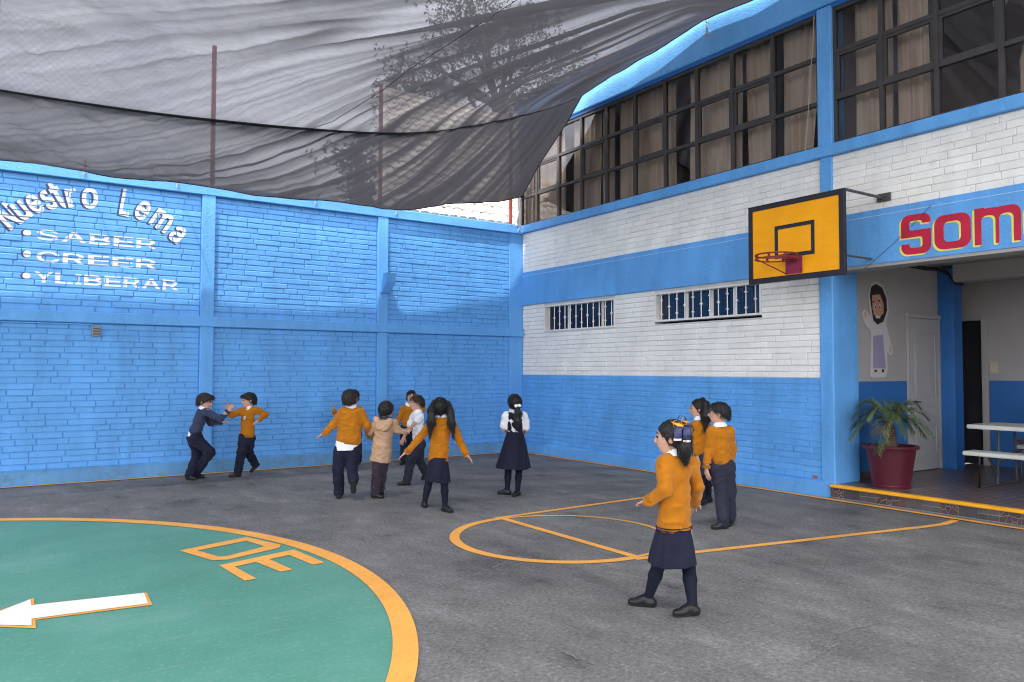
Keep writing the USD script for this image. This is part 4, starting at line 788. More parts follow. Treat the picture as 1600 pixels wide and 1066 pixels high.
for i, (az, L, el) in enumerate(specs):
    L *= sc_l; d = np.array([math.cos(az), math.sin(az), 0]); P = []
    for t in np.linspace(0, 1, 12): P.append(top + d * L * t * (1.05 - .25 * math.sin(el)) + np.array([0, 0, L * (1.75 * math.sin(el) * t - 1.12 * t * t)]))
    P = np.array(P); V, F = [], []
    tb = tube(P, np.linspace(.006, .0015, 12), 4, False); V += list(tb.vertices); F += tb.faces.tolist()
    side = np.cross(d, [0, 0, 1.0])
    for t in np.linspace(.16, 1, 34):
        c = np.array([np.interp(t, np.linspace(0, 1, 12), P[:, k]) for k in range(3)]); q = min(11, int(t * 11)); tg = P[min(11, q + 1)] - P[max(0, q - 1)]; tg /= np.linalg.norm(tg)
        for s in (-1, 1):
            ll = (.19 * math.sin(math.pi * min(1, t * .8 + .14)) + .03) * rp.uniform(.8, 1.15); dr = tg * .85 + side * s * .55 + np.array([0, 0, rp.uniform(-.1, .3)]); dr /= np.linalg.norm(dr)
            w = np.cross(dr, [0, 0, 1.0]); w = w / (np.linalg.norm(w) + 1e-9) * .0044; k = len(V); m = c + dr * ll * .5; e = c + dr * ll - np.array([0, 0, .30 * ll])
            V += [c - w * .6, c + w * .6, m + w, m - w, e]; F += [[k, k + 1, k + 2], [k, k + 2, k + 3], [k + 3, k + 2, k + 4]]
    obj(pp, 'frond', (np.array(V), np.array(F)), 'dry_leaf' if i == 19 else 'palm_leaf', label='dry brown frond' if i == 19 else None)

# ------------------------------------------------------------------ picnic table and chair in the porch
bl0 = onz(1531, 763, FZ); XBn = bl0[0]; ye = bl0[1]
pt = thing('picnic_table', 'white topped picnic table with attached benches and dark tube legs in the porch', 'picnic table', (XBn + .6, ye, FZ))
seat_end = onx(1511, 706, XBn)[1]; tab_end = onx(1531, 664, XBn + .62)[1]
sz = onx(1511, 706, XBn)[2]; tz = onx(1531, 664, XBn + .62)[2]; yl_ = seat_end - 1.9
obj(pt, 'bench_seat', bx(XBn - .13, XBn + .15, yl_, seat_end, sz - .03, sz + .018, .014), 'bench_white')
obj(pt, 'bench_seat', bx(XBn + 1.22, XBn + 1.48, yl_, seat_end, sz - .03, sz + .018, .014), 'bench_white')
obj(pt, 'tabletop', bx(XBn + .27, XBn + 1.0, yl_ + .02, tab_end, tz - .03, tz + .02, .014), 'bench_white')
for yy in (ye, yl_ + .25):
    obj(pt, 'leg_frame', [tube([(XBn + .01, yy, sz - .03), (XBn - .0, yy, FZ + .015), (XBn + 1.34, yy, FZ + .015), (XBn + 1.34, yy, sz - .03)], .017, 8), tube([(XBn + .45, yy - .02, tz - .03), (XBn + .40, yy - .02, FZ + .02)], .016, 8), tube([(XBn + .85, yy - .02, tz - .03), (XBn + .9, yy - .02, FZ + .02)], .016, 8), tube([(XBn + .12, yy - .03, sz - .03), (XBn + .42, yy - .03, FZ + .1)], .012, 6), tube([(XBn + .03, yy - .02, sz - .04), (XBn + 1.32, yy - .02, sz - .04)], .013, 6)], 'dark_steel', smooth=True)
obj(pt, 'brace', [tube([(XBn + .42, ye - .02, FZ + .25), (XBn + .6, ye - .6, tz - .04)], .011, 6), tube([(XBn + .85, ye - .02, FZ + .25), (XBn + .7, ye - .6, tz - .04)], .011, 6)], 'dark_steel')
cc = onx(1625, 655, XBn + 1.75)
ch = thing('wooden_chair', 'brown wooden chair with curved back behind the picnic table', 'chair', (cc[0], cc[1], FZ))
cx, cyy = cc[0], cc[1]
obj(ch, 'seat', bx(cx - .2, cx + .2, cyy - .22, cyy + .2, FZ + .43, FZ + .46, .01), 'brown_wood')
obj(ch, 'backrest', slab(rr(cyy - .24, FZ + .62, cyy + .20, FZ + 1.0, .14), lambda a, b: (cx + .18, a, b), (.025, 0, 0)), 'brown_wood')
for sx in (-.17, .17):
    for sy in (-.18, .16): obj(ch, 'leg', tube([(cx + sx, cyy + sy, FZ), (cx + sx, cyy + sy, FZ + (.9 if sx > 0 else .44))], .016, 8), 'dark_steel')

# ================================================================== CHILDREN
EDGES = [((0,0,0),(1,0,0)),((0,1,0),(1,1,0)),((0,0,1),(1,0,1)),((0,1,1),(1,1,1)),((0,0,0),(0,1,0)),((1,0,0),(1,1,0)),((0,0,1),(0,1,1)),((1,0,1),(1,1,1)),((0,0,0),(0,0,1)),((1,0,0),(1,0,1)),((0,1,0),(0,1,1)),((1,1,0),(1,1,1))]
def nets(S, o, h):
    """closed surface where the sampled distance S changes sign."""
    neg = S < 0; n = np.array(S.shape)
    cnt = np.zeros(n - 1, np.int8)
    for a in np.ndindex(2, 2, 2): cnt += neg[a[0]:n[0] - 1 + a[0], a[1]:n[1] - 1 + a[1], a[2]:n[2] - 1 + a[2]]
    act = np.argwhere((cnt > 0) & (cnt < 8)); idx = -np.ones(n - 1, int); idx[tuple(act.T)] = np.arange(len(act))
    acc, c = np.zeros((len(act), 3)), np.zeros(len(act))
    for a, b in EDGES:
        sa, sb_ = S[tuple((act + a).T)], S[tuple((act + b).T)]; x = (sa < 0) != (sb_ < 0)
        t = np.where(x, sa / np.where(x, sa - sb_, 1), 0)[:, None]; acc += x[:, None] * (np.array(a) + (np.array(b) - np.array(a)) * t); c += x
    V = (act + acc / c[:, None]) * h + o; F = []
    for ax in range(3):
        e = [0, 0, 0]; e[ax] = 1; sl0 = tuple(slice(0, n[k] - e[k]) for k in range(3)); sl1 = tuple(slice(e[k], n[k]) for k in range(3))
        q = np.argwhere(neg[sl0] != neg[sl1]); b1, b2 = [(1, 2), (2, 0), (0, 1)][ax]
        ok = (q[:, b1] > 0) & (q[:, b2] > 0) & (q[:, b1] < n[b1] - 1) & (q[:, b2] < n[b2] - 1); q = q[ok]
        u, w = np.zeros(3, int), np.zeros(3, int); u[b1] = 1; w[b2] = 1
        i = [idx[tuple(k.T)] for k in (q - u - w, q - w, q, q - u)]; s = neg[tuple(q.T)]
        Q = np.stack(i, 1); Q[~s] = Q[~s][:, ::-1]; F += [Q[:, [0, 1, 2]], Q[:, [0, 2, 3]]]
    F = np.vstack(F); return V, F[(F >= 0).all(1)]
def relax(m, n):
    from scipy.sparse import coo_matrix
    v, e = np.array(m.vertices), np.vstack([m.faces[:, [0, 1]], m.faces[:, [1, 2]], m.faces[:, [2, 0]]]); e = np.vstack([e, e[:, ::-1]]); k = len(v)
    A = coo_matrix((np.ones(len(e)), (e[:, 0], e[:, 1])), (k, k)).tocsr(); A.data[:] = 1; deg = np.asarray(A.sum(1)).ravel(); ok = deg > 0
    for _ in range(n):
        for lam in (.5, -.45):
            d = np.zeros_like(v); d[ok] = (A @ v)[ok] / deg[ok, None] - v[ok]; v = v + lam * d
    return trimesh.Trimesh(v, m.faces, process=False)
class Field:
    def __init__(s, lo, hi, h):
        s.h, s.o = h, np.array(lo, float); s.n = np.ceil((np.array(hi) - lo) / h).astype(int) + 1; s.S = np.ones(s.n, np.float32)
        s.ax = [s.o[k] + np.arange(s.n[k]) * h for k in range(3)]
    def sub(s, lo, hi):
        i0 = np.clip(np.floor((lo - s.o) / s.h).astype(int), 0, s.n - 1); i1 = np.clip(np.ceil((hi - s.o) / s.h).astype(int) + 1, 1, s.n)
        sl = tuple(slice(a, b) for a, b in zip(i0, i1)); P = np.stack(np.meshgrid(*[s.ax[k][sl[k]] for k in range(3)], indexing='ij'), -1); return sl, P
    def put(s, sl, d, k):
        a = s.S[sl]; hh = np.clip(.5 + .5 * (d - a) / k, 0, 1); s.S[sl] = d * (1 - hh) + a * hh - k * hh * (1 - hh)
    def cap(s, a, b, ra, rb, k=.02, flat=None):
        a, b = np.asarray(a, float), np.asarray(b, float); m = max(ra, rb) * (1 if not flat or flat[1] <= 1 else flat[1]) + k + 2 * s.h
        sl, P = s.sub(np.minimum(a, b) - m, np.maximum(a, b) + m)
        if P.size == 0: return s
        P = P - a; ab = b - a
        if flat:
            f, q = np.asarray(flat[0], float), flat[1]; P = P + f * ((P @ f) * (1 / q - 1))[..., None]; ab = ab + f * ((ab @ f) * (1 / q - 1))
        t = np.clip(P @ ab / (ab @ ab + 1e-12), 0, 1); s.put(sl, np.linalg.norm(P - t[..., None] * ab, axis=-1) - (ra + (rb - ra) * t), k); return s
    def ell(s, c, A, r, k=.02):
        c = np.asarray(c, float); m = max(r) + k + 2 * s.h; sl, P = s.sub(c - m, c + m)
        if P.size == 0: return s
        Q = (P - c) @ np.array(A).T / np.array(r); k0 = np.linalg.norm(Q, axis=-1); k1 = np.linalg.norm(Q / np.array(r), axis=-1) + 1e-9
        s.put(sl, k0 * (k0 - 1) / k1, k); return s
    def dent(s, c, r, k=.01):
        c = np.asarray(c, float); sl, P = s.sub(c - r - k, c + r + k); d = -(np.linalg.norm(P - c, axis=-1) - r); s.S[sl] = np.maximum(s.S[sl], d); return s
    def cut(s, p, n):
        n = np.asarray(n, float) / np.linalg.norm(n); d = (s.ax[0][:, None, None] - p[0]) * n[0] + (s.ax[1][None, :, None] - p[1]) * n[1] + (s.ax[2][None, None] - p[2]) * n[2]
        s.S = np.maximum(s.S, d.astype(np.float32)); return s
    def grow(s, d): s.S = s.S - d; return s
    def mesh(s, amp=0, freq=(30, 30, 12), seed=0, smooth=0):
        V, F = nets(s.S, s.o, s.h)
        m = trimesh.Trimesh(V, F, process=False)
        if smooth: m = relax(m, smooth)
        if amp:
            th = seed * 1.7; p = np.asarray(m.vertices); ca, sa = math.cos(th), math.sin(th)
            q = np.stack([p[:, 0] * ca - p[:, 1] * sa, p[:, 0] * sa + p[:, 1] * ca, p[:, 2] + .45 * (p[:, 0] * ca + p[:, 1] * sa)], -1) * np.array(freq); q = q + 1.1 * (meshkit.fbm(p * 7, 2, seed + 5)[:, None] - .5)
            rd = 1 - np.abs(2 * meshkit.noise(q, seed) - 1); w = rd ** 2.5 * 1.1 - .35 + .5 * (meshkit.fbm(q * 2.3, 2, seed + 1) - .5) if freq[0] < 40 else (meshkit.fbm(q, 3, seed) - .5) * 2
            m = trimesh.Trimesh(m.vertices + m.vertex_normals * (w * amp)[:, None], m.faces, process=False)
        return m
def unit(v): v = np.asarray(v, float); return v / (np.linalg.norm(v) + 1e-12)
UP = np.array([0, 0, 1.0]); AWAY = np.array([CF[0], CF[1], 0]); AWAY /= np.linalg.norm(AWAY); RIGHT = np.array([CR[0], CR[1], 0]); RIGHT /= np.linalg.norm(RIGHT)
def dirv(r, d, z=0): return unit(RIGHT * r + AWAY * d + UP * z)
def hand_into(B, wr, fi, palm, s, spread=.25, curl=.25):
    """palm, four unequal bent fingers and a thumb leaving the side of the palm."""
    d = unit(fi - wr); w = unit(np.cross(d, palm)); n = np.cross(w, d)
    c = wr + d * .042 * s; B.cap(wr, c, .0185 * s, .022 * s, .012 * s, (n, .62)); kn = wr + d * .062 * s
    for k, L in ((-1.5, .046), (-.5, .056), (.5, .060), (1.5, .054)):
        a = kn + w * k * .0115 * s - d * abs(k) * .003 * s; dd = unit(d + w * k * spread * .5 - n * curl); b = a + dd * L * .55 * s; d2 = unit(dd - n * curl * 1.5); e = b + d2 * L * .5 * s
        B.cap(a - d * .012 * s, b, .0072 * s, .0066 * s, .004 * s); B.cap(b, e, .0066 * s, .0054 * s, .002 * s)
    a = wr + d * .022 * s + w * .020 * s; b = a + unit(d * .7 + w * .75 - n * .25) * .030 * s; e = b + unit(d * .95 + w * .25 - n * .3) * .026 * s
    B.cap(a, b, .0095 * s, .008 * s, .008 * s); B.cap(b, e, .008 * s, .0062 * s, .002 * s)
def strands(parent, m, flow, length, n, mat, seed, lift):
    """loose hairs lying along the flow over the surface m, as thin curves."""
    r = np.random.default_rng(seed); a = m.area_faces; fi = r.choice(len(a), n, p=a / a.sum()); w = r.dirichlet((1, 1, 1), n)
    p = (m.triangles[fi] * w[:, :, None]).sum(1); nn = m.face_normals[fi]; nn = nn * np.sign(((p - m.centroid) * nn).sum(1))[:, None]
    d = flow(p) + r.normal(0, .18, (n, 3)); d = d - nn * (d * nn).sum(1)[:, None]; d /= np.linalg.norm(d, axis=1)[:, None] + 1e-9
    L = length * r.uniform(.6, 1.5, n)[:, None]; t = np.linspace(0, 1, 5)
    pts = np.stack([p - nn * .002 + d * L * k + nn * L * (lift * k - lift * .55 * k * k) - UP * L * .25 * k * k for k in t], 1) - BASE['/'.join(str(parent).split('/')[:3])]
    c = UsdGeom.BasisCurves.Define(stage, numbered(parent, 'hair_strands')); c.CreateTypeAttr('linear'); c.CreateCurveVertexCountsAttr([5] * n)
    c.CreatePointsAttr(Vt.Vec3fArray.FromNumpy(pts.reshape(-1, 3).astype(np.float32))); c.CreateWidthsAttr(Vt.FloatArray.FromNumpy(np.tile([.0030, .0030, .0026, .002, .0006], n).astype(np.float32))); c.SetWidthsInterpolation('vertex')
    UsdShade.MaterialBindingAPI.Apply(c.GetPrim()).Bind(MAT[mat]); c.GetPrim().SetCustomDataByKey('kind', 'stuff')
def ribbon_collar(neck, axis, front, s, r0=.047, r1=.072):
    ax = unit(axis); f = unit(front - ax * (front @ ax)); r = np.cross(f, ax); V, F = [], []; prof = [(.044, .022), (.050, .030), (.056, .020), (r1, -.014), (r1 - .002, -.019), (.055, -.004)]; n = 28
    for i in range(n):
        a = 2 * math.pi * i / n; ca, sa = math.cos(a), math.sin(a); dip = .020 * max(0, ca) ** 3
        for q, z in prof: V.append(neck + (f * ca * .92 + r * sa) * q * s + ax * (z - dip) * s)
    m = len(prof)
    for i in range(n):
        for j in range(m): a, b, c, d = i * m + j, ((i + 1) % n) * m + j, ((i + 1) % n) * m + (j + 1) % m, i * m + (j + 1) % m; F += [[a, b, c], [a, c, d]]
    return np.array(V), np.array(F)
def skirt_mesh(top, bot, front, right, r0, r1, flat, pleats, seed, n=120, m=18):
    V, F = [], []; ax = unit(bot - top)
    for side, th in ((0, 0), (1, .006)):
        for j in range(m):
            t = j / (m - 1); c = top + (bot - top) * t
            for i in range(n):
                a = 2 * math.pi * i / n; pl = (pleats * (.5 + .5 * math.sin(a * 9 + seed + .6 * math.sin(a * 2))) + .02 * math.sin(a * 3 + seed) + .012 * math.sin(a * 5 + 4 * t + seed)) * t
                rad = r0 + (r1 - r0) * t ** .9 + pl * .5 - th; V.append(c + right * math.cos(a) * rad + front * math.sin(a) * rad * flat + UP * (.006 * math.sin(a * 3 + seed)) * t)
    for side in (0, 1):
        for j in range(m - 1):
            for i in range(n): a, b = side * n * m + j * n + i, side * n * m + j * n + (i + 1) % n; q = [a, b, b + n, a + n]; F += [[q[0], q[1], q[2]], [q[0], q[2], q[3]]]
    o = n * m
    for i in range(n): a, b = (m - 1) * n + i, (m - 1) * n + (i + 1) % n; F += [[a, b, b + o], [a, b + o, a + o]]
    return np.array(V), np.array(F)

def child(label, crop, foot, J, face, front, hair, top, bottom, s=1.0, tone='skin', hairmat='hair_black', extra=None, fat=1.0, tilt=(0, 0, 1)):
    x0, y0, k = crop; gpx = onz(x0 + foot[0] / k, y0 + foot[1] / k); D0 = (gpx - C0) @ CF
    def pt(u, v, dd=0.0): return ond(x0 + u / k, y0 + v / k, D0 + dd)
    P = {n: pt(*v) for n, v in J.items() if not n.startswith(('toe', 'an'))}
    for i in '12':
        an, toe = J['an' + i], dirv(*J['toe' + i])
        if len(an) == 2 or an[2] == 'g': P['an' + i] = onz(x0 + an[0] / k, y0 + an[1] / k, .062 * s)
        else: P['an' + i] = pt(*an)
        P['toe' + i] = toe
    base = np.array([*((P['an1'] + P['an2']) / 2)[:2], 0]); T = thing('person', label, 'person', base)
    f = dirv(*front); sh = unit(P['sh2'] - P['sh1']); neck, hipc = P['neck'], (P['h1'] + P['h2']) / 2
    spine = unit(neck - hipc); f = unit(f - spine * (f @ spine)); rt_ = np.cross(f, spine)
    hf = dirv(*face); hu = unit(np.array(RIGHT * tilt[0] + AWAY * tilt[1] + UP * tilt[2])); hf = unit(hf - hu * (hf @ hu) * .85); hu = unit(hu - hf * (hu @ hf)); hr = np.cross(hf, hu); A = [hr, hf, hu]
    head = P['head']; allp = np.array([v for n, v in P.items() if not n.startswith('toe')]); lo, hi = allp.min(0) - .22 * s, allp.max(0) + .22 * s
    # --- body: one continuous figure
    B = Field(lo, hi, .0062)
    B.cap(hipc, hipc + spine * .10 * s, .085 * s, .078 * s, .02, (f, .72)); B.cap(hipc + spine * .10 * s, neck - spine * .075 * s, .078 * s, .088 * s, .02, (f, .7))
    B.cap(P['sh1'], P['sh2'], .036 * s, .036 * s, .02); B.cap(neck - spine * .03 * s, head - hu * .04 * s - hf * .012 * s, .041 * s, .036 * s, .02)
    for i in '12':
        B.cap(P['sh' + i], P['el' + i], .034 * s, .026 * s, .02); B.cap(P['el' + i], P['wr' + i], .026 * s, .019 * s, .012)
        B.cap(P['h' + i], P['kn' + i], .052 * s, .038 * s, .02); B.cap(P['kn' + i], P['an' + i], .038 * s, .026 * s, .015); B.cap(P['an' + i], P['an' + i] + P['toe' + i] * .07 * s - UP * .036 * s * (P['toe' + i][2] > -.3), .024 * s, .016 * s, .012)
        fi = P['fi' + i]; pv_ = -UP if abs(unit(fi - P['wr' + i])[2]) < .6 else (rt_ if (P['wr' + i] - neck) @ rt_ < 0 else -rt_)
        hand_into(B, P['wr' + i], fi, np.array(pv_) * (-1 if i == '1' else -1), s, *(J.get('grip' + i, (.25, .25))[:2] if False else (.3, .2)))
    B.ell(head + hu * .018 * s - hf * .008 * s, A, (.073 * s, .088 * s, .086 * s), .01); B.ell(head - hu * .035 * s + hf * .018 * s, A, (.054 * s, .060 * s, .066 * s), .03); B.ell(head - hu * .022 * s + hf * .03 * s, A, (.060 * s, .045 * s, .04 * s), .02)
    B.cap(head + hu * .002 * s + hf * .080 * s, head - hu * .022 * s + hf * .092 * s, .008 * s, .0115 * s, .012); B.cap(head - hu * .05 * s + hf * .070 * s - hr * .012 * s, head - hu * .05 * s + hf * .070 * s + hr * .012 * s, .0085 * s, .0085 * s, .008)
    for sg in (-1, 1):
        e = head + hr * sg * .072 * s - hu * .008 * s - hf * .010 * s; B.ell(e, A, (.010 * s, .017 * s, .026 * s), .006); B.dent(head + hf * .092 * s + hr * sg * .031 * s + hu * .010 * s, .014 * s)
    obj(T, 'body', B.mesh(smooth=3), tone, smooth=True)
    for sg in (-1, 1):
        e = trimesh.creation.icosphere(2, 1.0); e.vertices = e.vertices * np.array([.0125, .008, .0065]) * s; e.vertices = e.vertices @ np.array(A); e.apply_translation(head + hf * .0765 * s + hr * sg * .030 * s + hu * .006 * s); obj(T, 'eye', e, 'eye_dark', smooth=True)
        obj(T, 'eyebrow', tube([head + hf * .083 * s + hr * sg * .014 * s + hu * .029 * s, head + hf * .080 * s + hr * sg * .032 * s + hu * .034 * s, head + hf * .068 * s + hr * sg * .05 * s + hu * .028 * s], .0026 * s, 5), hairmat)
    obj(T, 'mouth', tube([head + hf * .066 * s - hr * .02 * s - hu * .047 * s, head + hf * .0775 * s - hu * .0505 * s, head + hf * .066 * s + hr * .02 * s - hu * .047 * s], .004 * s, 6), 'lip', smooth=True)
    # --- lower clothes
    hemd = top.get('hem'); sd = int(abs(foot[0]) * 7) % 97
    if bottom[0] == 'trousers':
        L = Field(lo, hi, .0095); L.cap(P['h1'], P['h2'], .084 * s * fat, .084 * s * fat, .02, (f, .88)); L.cap(hipc, hipc + spine * .07 * s, .092 * s * fat, .084 * s * fat, .03, (f, .78))
        for i in '12':
            L.cap(P['h' + i], P['kn' + i], .080 * s * fat, .060 * s, .022); d = unit(P['an' + i] - P['kn' + i]); L.cap(P['kn' + i], P['an' + i] - d * .005 * s, .061 * s, .053 * s, .02)
        m = L.mesh(.010 * s, (9, 9, 13), sd, smooth=2); obj(T, 'trousers', m, bottom[1], smooth=True)
    else:
        for i in '12':
            L = Field(np.minimum(P['kn' + i], np.minimum(P['an' + i], P['h' + i])) - .12, np.maximum(P['kn' + i], np.maximum(P['an' + i], P['h' + i])) + .12, .007)
            L.cap(P['h' + i] * .45 + P['kn' + i] * .55, P['kn' + i], .047 * s, .040 * s, .02); L.cap(P['kn' + i], P['kn' + i] + (P['an' + i] - P['kn' + i]) * .35, .040 * s, .041 * s, .015); L.cap(P['kn' + i] + (P['an' + i] - P['kn' + i]) * .35, P['an' + i], .041 * s, .027 * s, .015); L.cap(P['an' + i], P['an' + i] + P['toe' + i] * .075 * s - UP * .032 * s, .027 * s, .022 * s, .01)
            obj(T, 'stocking', L.mesh(smooth=2), 'tights', smooth=True)
        w0, w1 = pt(*bottom[2]), pt(*bottom[3]); r0, r1 = bottom[4], bottom[5]
        obj(T, 'skirt', skirt_mesh(w0, w1, f, rt_, r0, r1, bottom[6], bottom[7], sd), bottom[1], smooth=True)
    # --- shoes
    for i in '12':
        an, t = P['an' + i], P['toe' + i]; u_ = unit(UP - t * (t @ UP)) if abs(t @ UP) < .9 else unit(np.cross(np.cross(t, UP), t) + 1e-6)
        hl, tp_ = an - u_ * .034 * s - t * .022 * s, an - u_ * .038 * s + t * .100 * s; S_ = Field(np.minimum(hl, tp_) - .11, np.maximum(hl, tp_) + .11, .006)
        S_.cap(hl, tp_, .029 * s, .028 * s, .01, (u_, .82)); S_.cap(an - u_ * .008 * s, hl + t * .02 * s, .029 * s, .031 * s, .02); S_.cap(an - u_ * .014 * s + t * .035 * s, tp_ - t * .03 * s, .030 * s, .026 * s, .02, (u_, .8)); S_.cut(an - u_ * .058 * s, -u_)
        if bottom[0] == 'skirt': S_.dent(an + t * .045 * s + u_ * .012 * s, .021 * s)
        sp = obj(T, 'shoe', S_.mesh(smooth=2), 'shoe_black', smooth=True)
        so = Field(np.minimum(hl, tp_) - .11, np.maximum(hl, tp_) + .11, .006); so.cap(hl, tp_, .032 * s, .031 * s, .01, (u_, .95)); so.cut(an - u_ * .061 * s, -u_); so.cut(an - u_ * .047 * s, u_); obj(sp, 'sole', so.mesh(), 'black_rubber')
    # --- upper clothes
    hem = pt(*hemd); q = top.get('q', .74); tr_ = top.get('r', .104) * s * fat; hr_ = top.get('rh', .112) * s * fat
    G = Field(lo, hi, .0085); ch = neck - spine * .10 * s
    G.cap(ch, hem + spine * .05 * s, tr_, hr_, .02, (f, q)); G.cap(hem + spine * .05 * s, hem - spine * .10 * s, hr_, hr_ * top.get('flare', .98), .01, (f, q)); G.cap(P['sh1'] * .88 + P['sh2'] * .12, P['sh2'] * .88 + P['sh1'] * .12, .050 * s, .050 * s, .045); G.cap(neck - spine * .05 * s, neck - spine * .01 * s, .062 * s, .047 * s, .03)
    slv = top.get('sleeve', 1.0)
    for i in '12':
        a, e, w = P['sh' + i], P['el' + i], P['wr' + i]
        if slv >= 1: G.cap(a, e, .046 * s, .040 * s, .03); G.cap(e, w, .040 * s, .033 * s, .018)
        elif slv > 0: G.cap(a, a + (e - a) * slv, .048 * s, .050 * s, .03)
    G.cut(hem, -spine); G.cut(neck + spine * .018 * s, spine)
    m = G.mesh(top.get('fold', .010) * .95 * s, (8, 8, 14), sd + 3, smooth=2)
    tp = obj(T, top['name'], m, top['mat'], smooth=True)
    if top.get('band'):
        H = Field(hem - .22, hem + .22, .0085); H.cap(hem + spine * .09 * s, hem - spine * .10 * s, hr_ + .004, hr_ + .001, .01, (f, q)); H.cut(hem - spine * .004, -spine); H.cut(hem + spine * .036 * s, spine)
        b_ = obj(tp, 'hem_band', H.mesh(.003 * s, (13, 13, 3), sd), 'mustard_dark' if 'must' in top['mat'] else top['mat'], smooth=True)
        if top['band'] == 2:
            for z in (.012, .026):
                H = Field(hem - .22, hem + .22, .006); H.cap(hem + spine * .09 * s, hem - spine * .10 * s, hr_ + .016, hr_ + .014, .01, (f, q)); H.cut(hem + spine * (z - .003) * s, -spine); H.cut(hem + spine * (z + .003) * s, spine); obj(tp, 'stripe', H.mesh(), 'navy_cloth', smooth=True)
    for i in '12':
        if slv >= 1 and top.get('cuff', True):
            e, w = P['el' + i], P['wr' + i]; d = unit(w - e); c = Field(w - .09, w + .09, .006); c.cap(w - d * .03 * s, w + d * .008 * s, .0385 * s, .036 * s, .01); c.cut(w + d * .008 * s, d); c.cut(w - d * .026 * s, -d); obj(tp, 'cuff', c.mesh(), 'mustard_dark' if 'must' in top['mat'] else top['mat'], smooth=True)
    if top.get('collar'): obj(T, 'collar', ribbon_collar(neck + spine * .004 * s, spine * .6 + unit(head - neck) * .4, f, s), top['collar'], smooth=True)
    if top.get('tail'):
        tl_ = pt(*top['tail']); H = Field(tl_ - .25, tl_ + .25, .0085); H.cap(tl_ + spine * .12 * s, tl_ - spine * .1 * s, hr_ * .97, hr_ * .99, .01, (f, q)); H.cut(tl_, -spine * .98 + rt_ * .12); H.cut(hem + spine * .02, spine); obj(T, 'shirt_tail', H.mesh(.005, (16, 16, 8), sd), 'shirt_white', smooth=True)
    # --- hair
    hp_ = head + hu * .020 * s - hf * .012 * s; Hh = Field(head - .2 * s, head + .2 * s, .0065); vol = hair.get('vol', 1.0)
    Hh.ell(hp_, A, (.0785 * s * vol, .0935 * s * vol, .0915 * s * vol), .01); Hh.ell(hp_ - hf * .022 * s - hu * .02 * s, A, (.076 * s, .082 * s, .09 * s), .02)
    for (ox, oz) in hair.get('tufts', ()): Hh.ell(hp_ + hr * ox * s + hf * .055 * s + hu * oz * s, A, (.04 * s, .045 * s, .026 * s), .02)
    line_ = hair.get('line', .052) - .012; Hh.cut(head + hf * .058 * s + hu * line_ * s, hf * .80 - hu * .62); Hh.cut(head - hu * hair.get('nape', .045) * s - hf * .05 * s, -hu * .92 + hf * .38)
    hm_ = Hh.mesh(.006 * s, (75, 75, 22), sd + 9); ho = obj(T, 'hair', hm_, hairmat, smooth=True)
    back = -hf * .9 - hu * .15 if hair.get('tails') else -hu
    strands(ho, hm_, lambda p: np.where((((p - head) @ hf) > .02 * s)[:, None] & (not hair.get('tails')), unit(hf * .75 - hu * .6)[None], unit(back)[None]), (.028 if hair.get('tails') else .030) * s, 1500, hairmat, sd, .06 if hair.get('tails') else .10)
    for pt_list, rad in hair.get('tails', ()):
        pts_ = [pt(*p) for p in pt_list]; M = Field(np.min(pts_, 0) - .12, np.max(pts_, 0) + .12, .007)
        for a, b, ra, rb_ in zip(pts_, pts_[1:], rad, rad[1:]): M.cap(a, b, ra * s, rb_ * s, .02)
        tm_ = M.mesh(.009 * s, (46, 46, 9), sd + 4); obj(ho, hair.get('tailname', 'ponytail'), tm_, hairmat, smooth=True)
        strands(ho, tm_, lambda p: np.repeat(unit(pts_[-1] - pts_[0])[None], len(p), 0), .042 * s, 900, hairmat, sd + 1, .03)
    if extra: extra(T, pt, dict(P=P, head=head, hf=hf, hu=hu, hr=hr, f=f, rt=rt_, spine=spine, neck=neck, s=s, hem=hem, tp=tp, ho=ho))
    return T

CA, CB, CC, CD = (270, 590, 5.922), (480, 590, 5.33), (600, 590, 4.846), (960, 600, 2.805)
sweater = lambda hem, **k: dict(name='sweater', mat='mustard_knit', hem=hem, band=1, collar='shirt_white', **k)
def crest(T, pt, c):
    p = c['neck'] - c['spine'] * .135 * c['s'] + c['f'] * .096 * c['s'] + c['rt'] * -.042 * c['s']
    n = unit(c['f'] + UP * .15); r = unit(np.cross(UP, n)); u = np.cross(n, r)
    sh = Polygon([(-.5, .6), (.5, .6), (.5, -.1), (0, -.7), (-.5, -.1)]).buffer(.12)
    for sc_, mt, o in ((.031, 'shirt_white', 0), (.018, 'badge_red', .004)): obj(c['tp'], 'school_crest', slab(affinity.scale(sh, sc_ * c['s'], sc_ * c['s'], origin=(0, 0)), lambda a, b: tuple(p + r * a + u * b + n * (o + .006)), -n * .01), mt)
# 1 boy in a navy sweater lunging to the right, both hands out
child('boy in navy sweater leaning forward with both hands reaching out towards another boy', CA, (195, 955), dict(
    head=(300, 222, 0), neck=(285, 283, 0), sh1=(322, 322, -.11), el1=(440, 378, -.14), wr1=(510, 312, -.10), fi1=(560, 250, -.06), sh2=(292, 305, .10), el2=(350, 420, .16), wr2=(452, 412, .16), fi2=(550, 410, .14),
    h1=(215, 565, -.075), kn1=(345, 692, -.06), an1=(212, 888), toe1=(.9, -.15), h2=(190, 562, .075), kn2=(228, 700, .12), an2=(152, 905), toe2=(.85, -.35)),
    (.95, -.05, -.1), (.9, .15), dict(tufts=((0, .04), (-.03, .05), (.03, .03)), line=.045, vol=1.03), dict(name='sweater', mat='navy_knit', hem=(205, 520, 0), collar='shirt_white', r=.098, rh=.100, band=1, tail=(190, 552, 0)), ('trousers', 'navy_cloth'), s=1.04, hairmat='hair_brown', tilt=(.25, 0, 1))
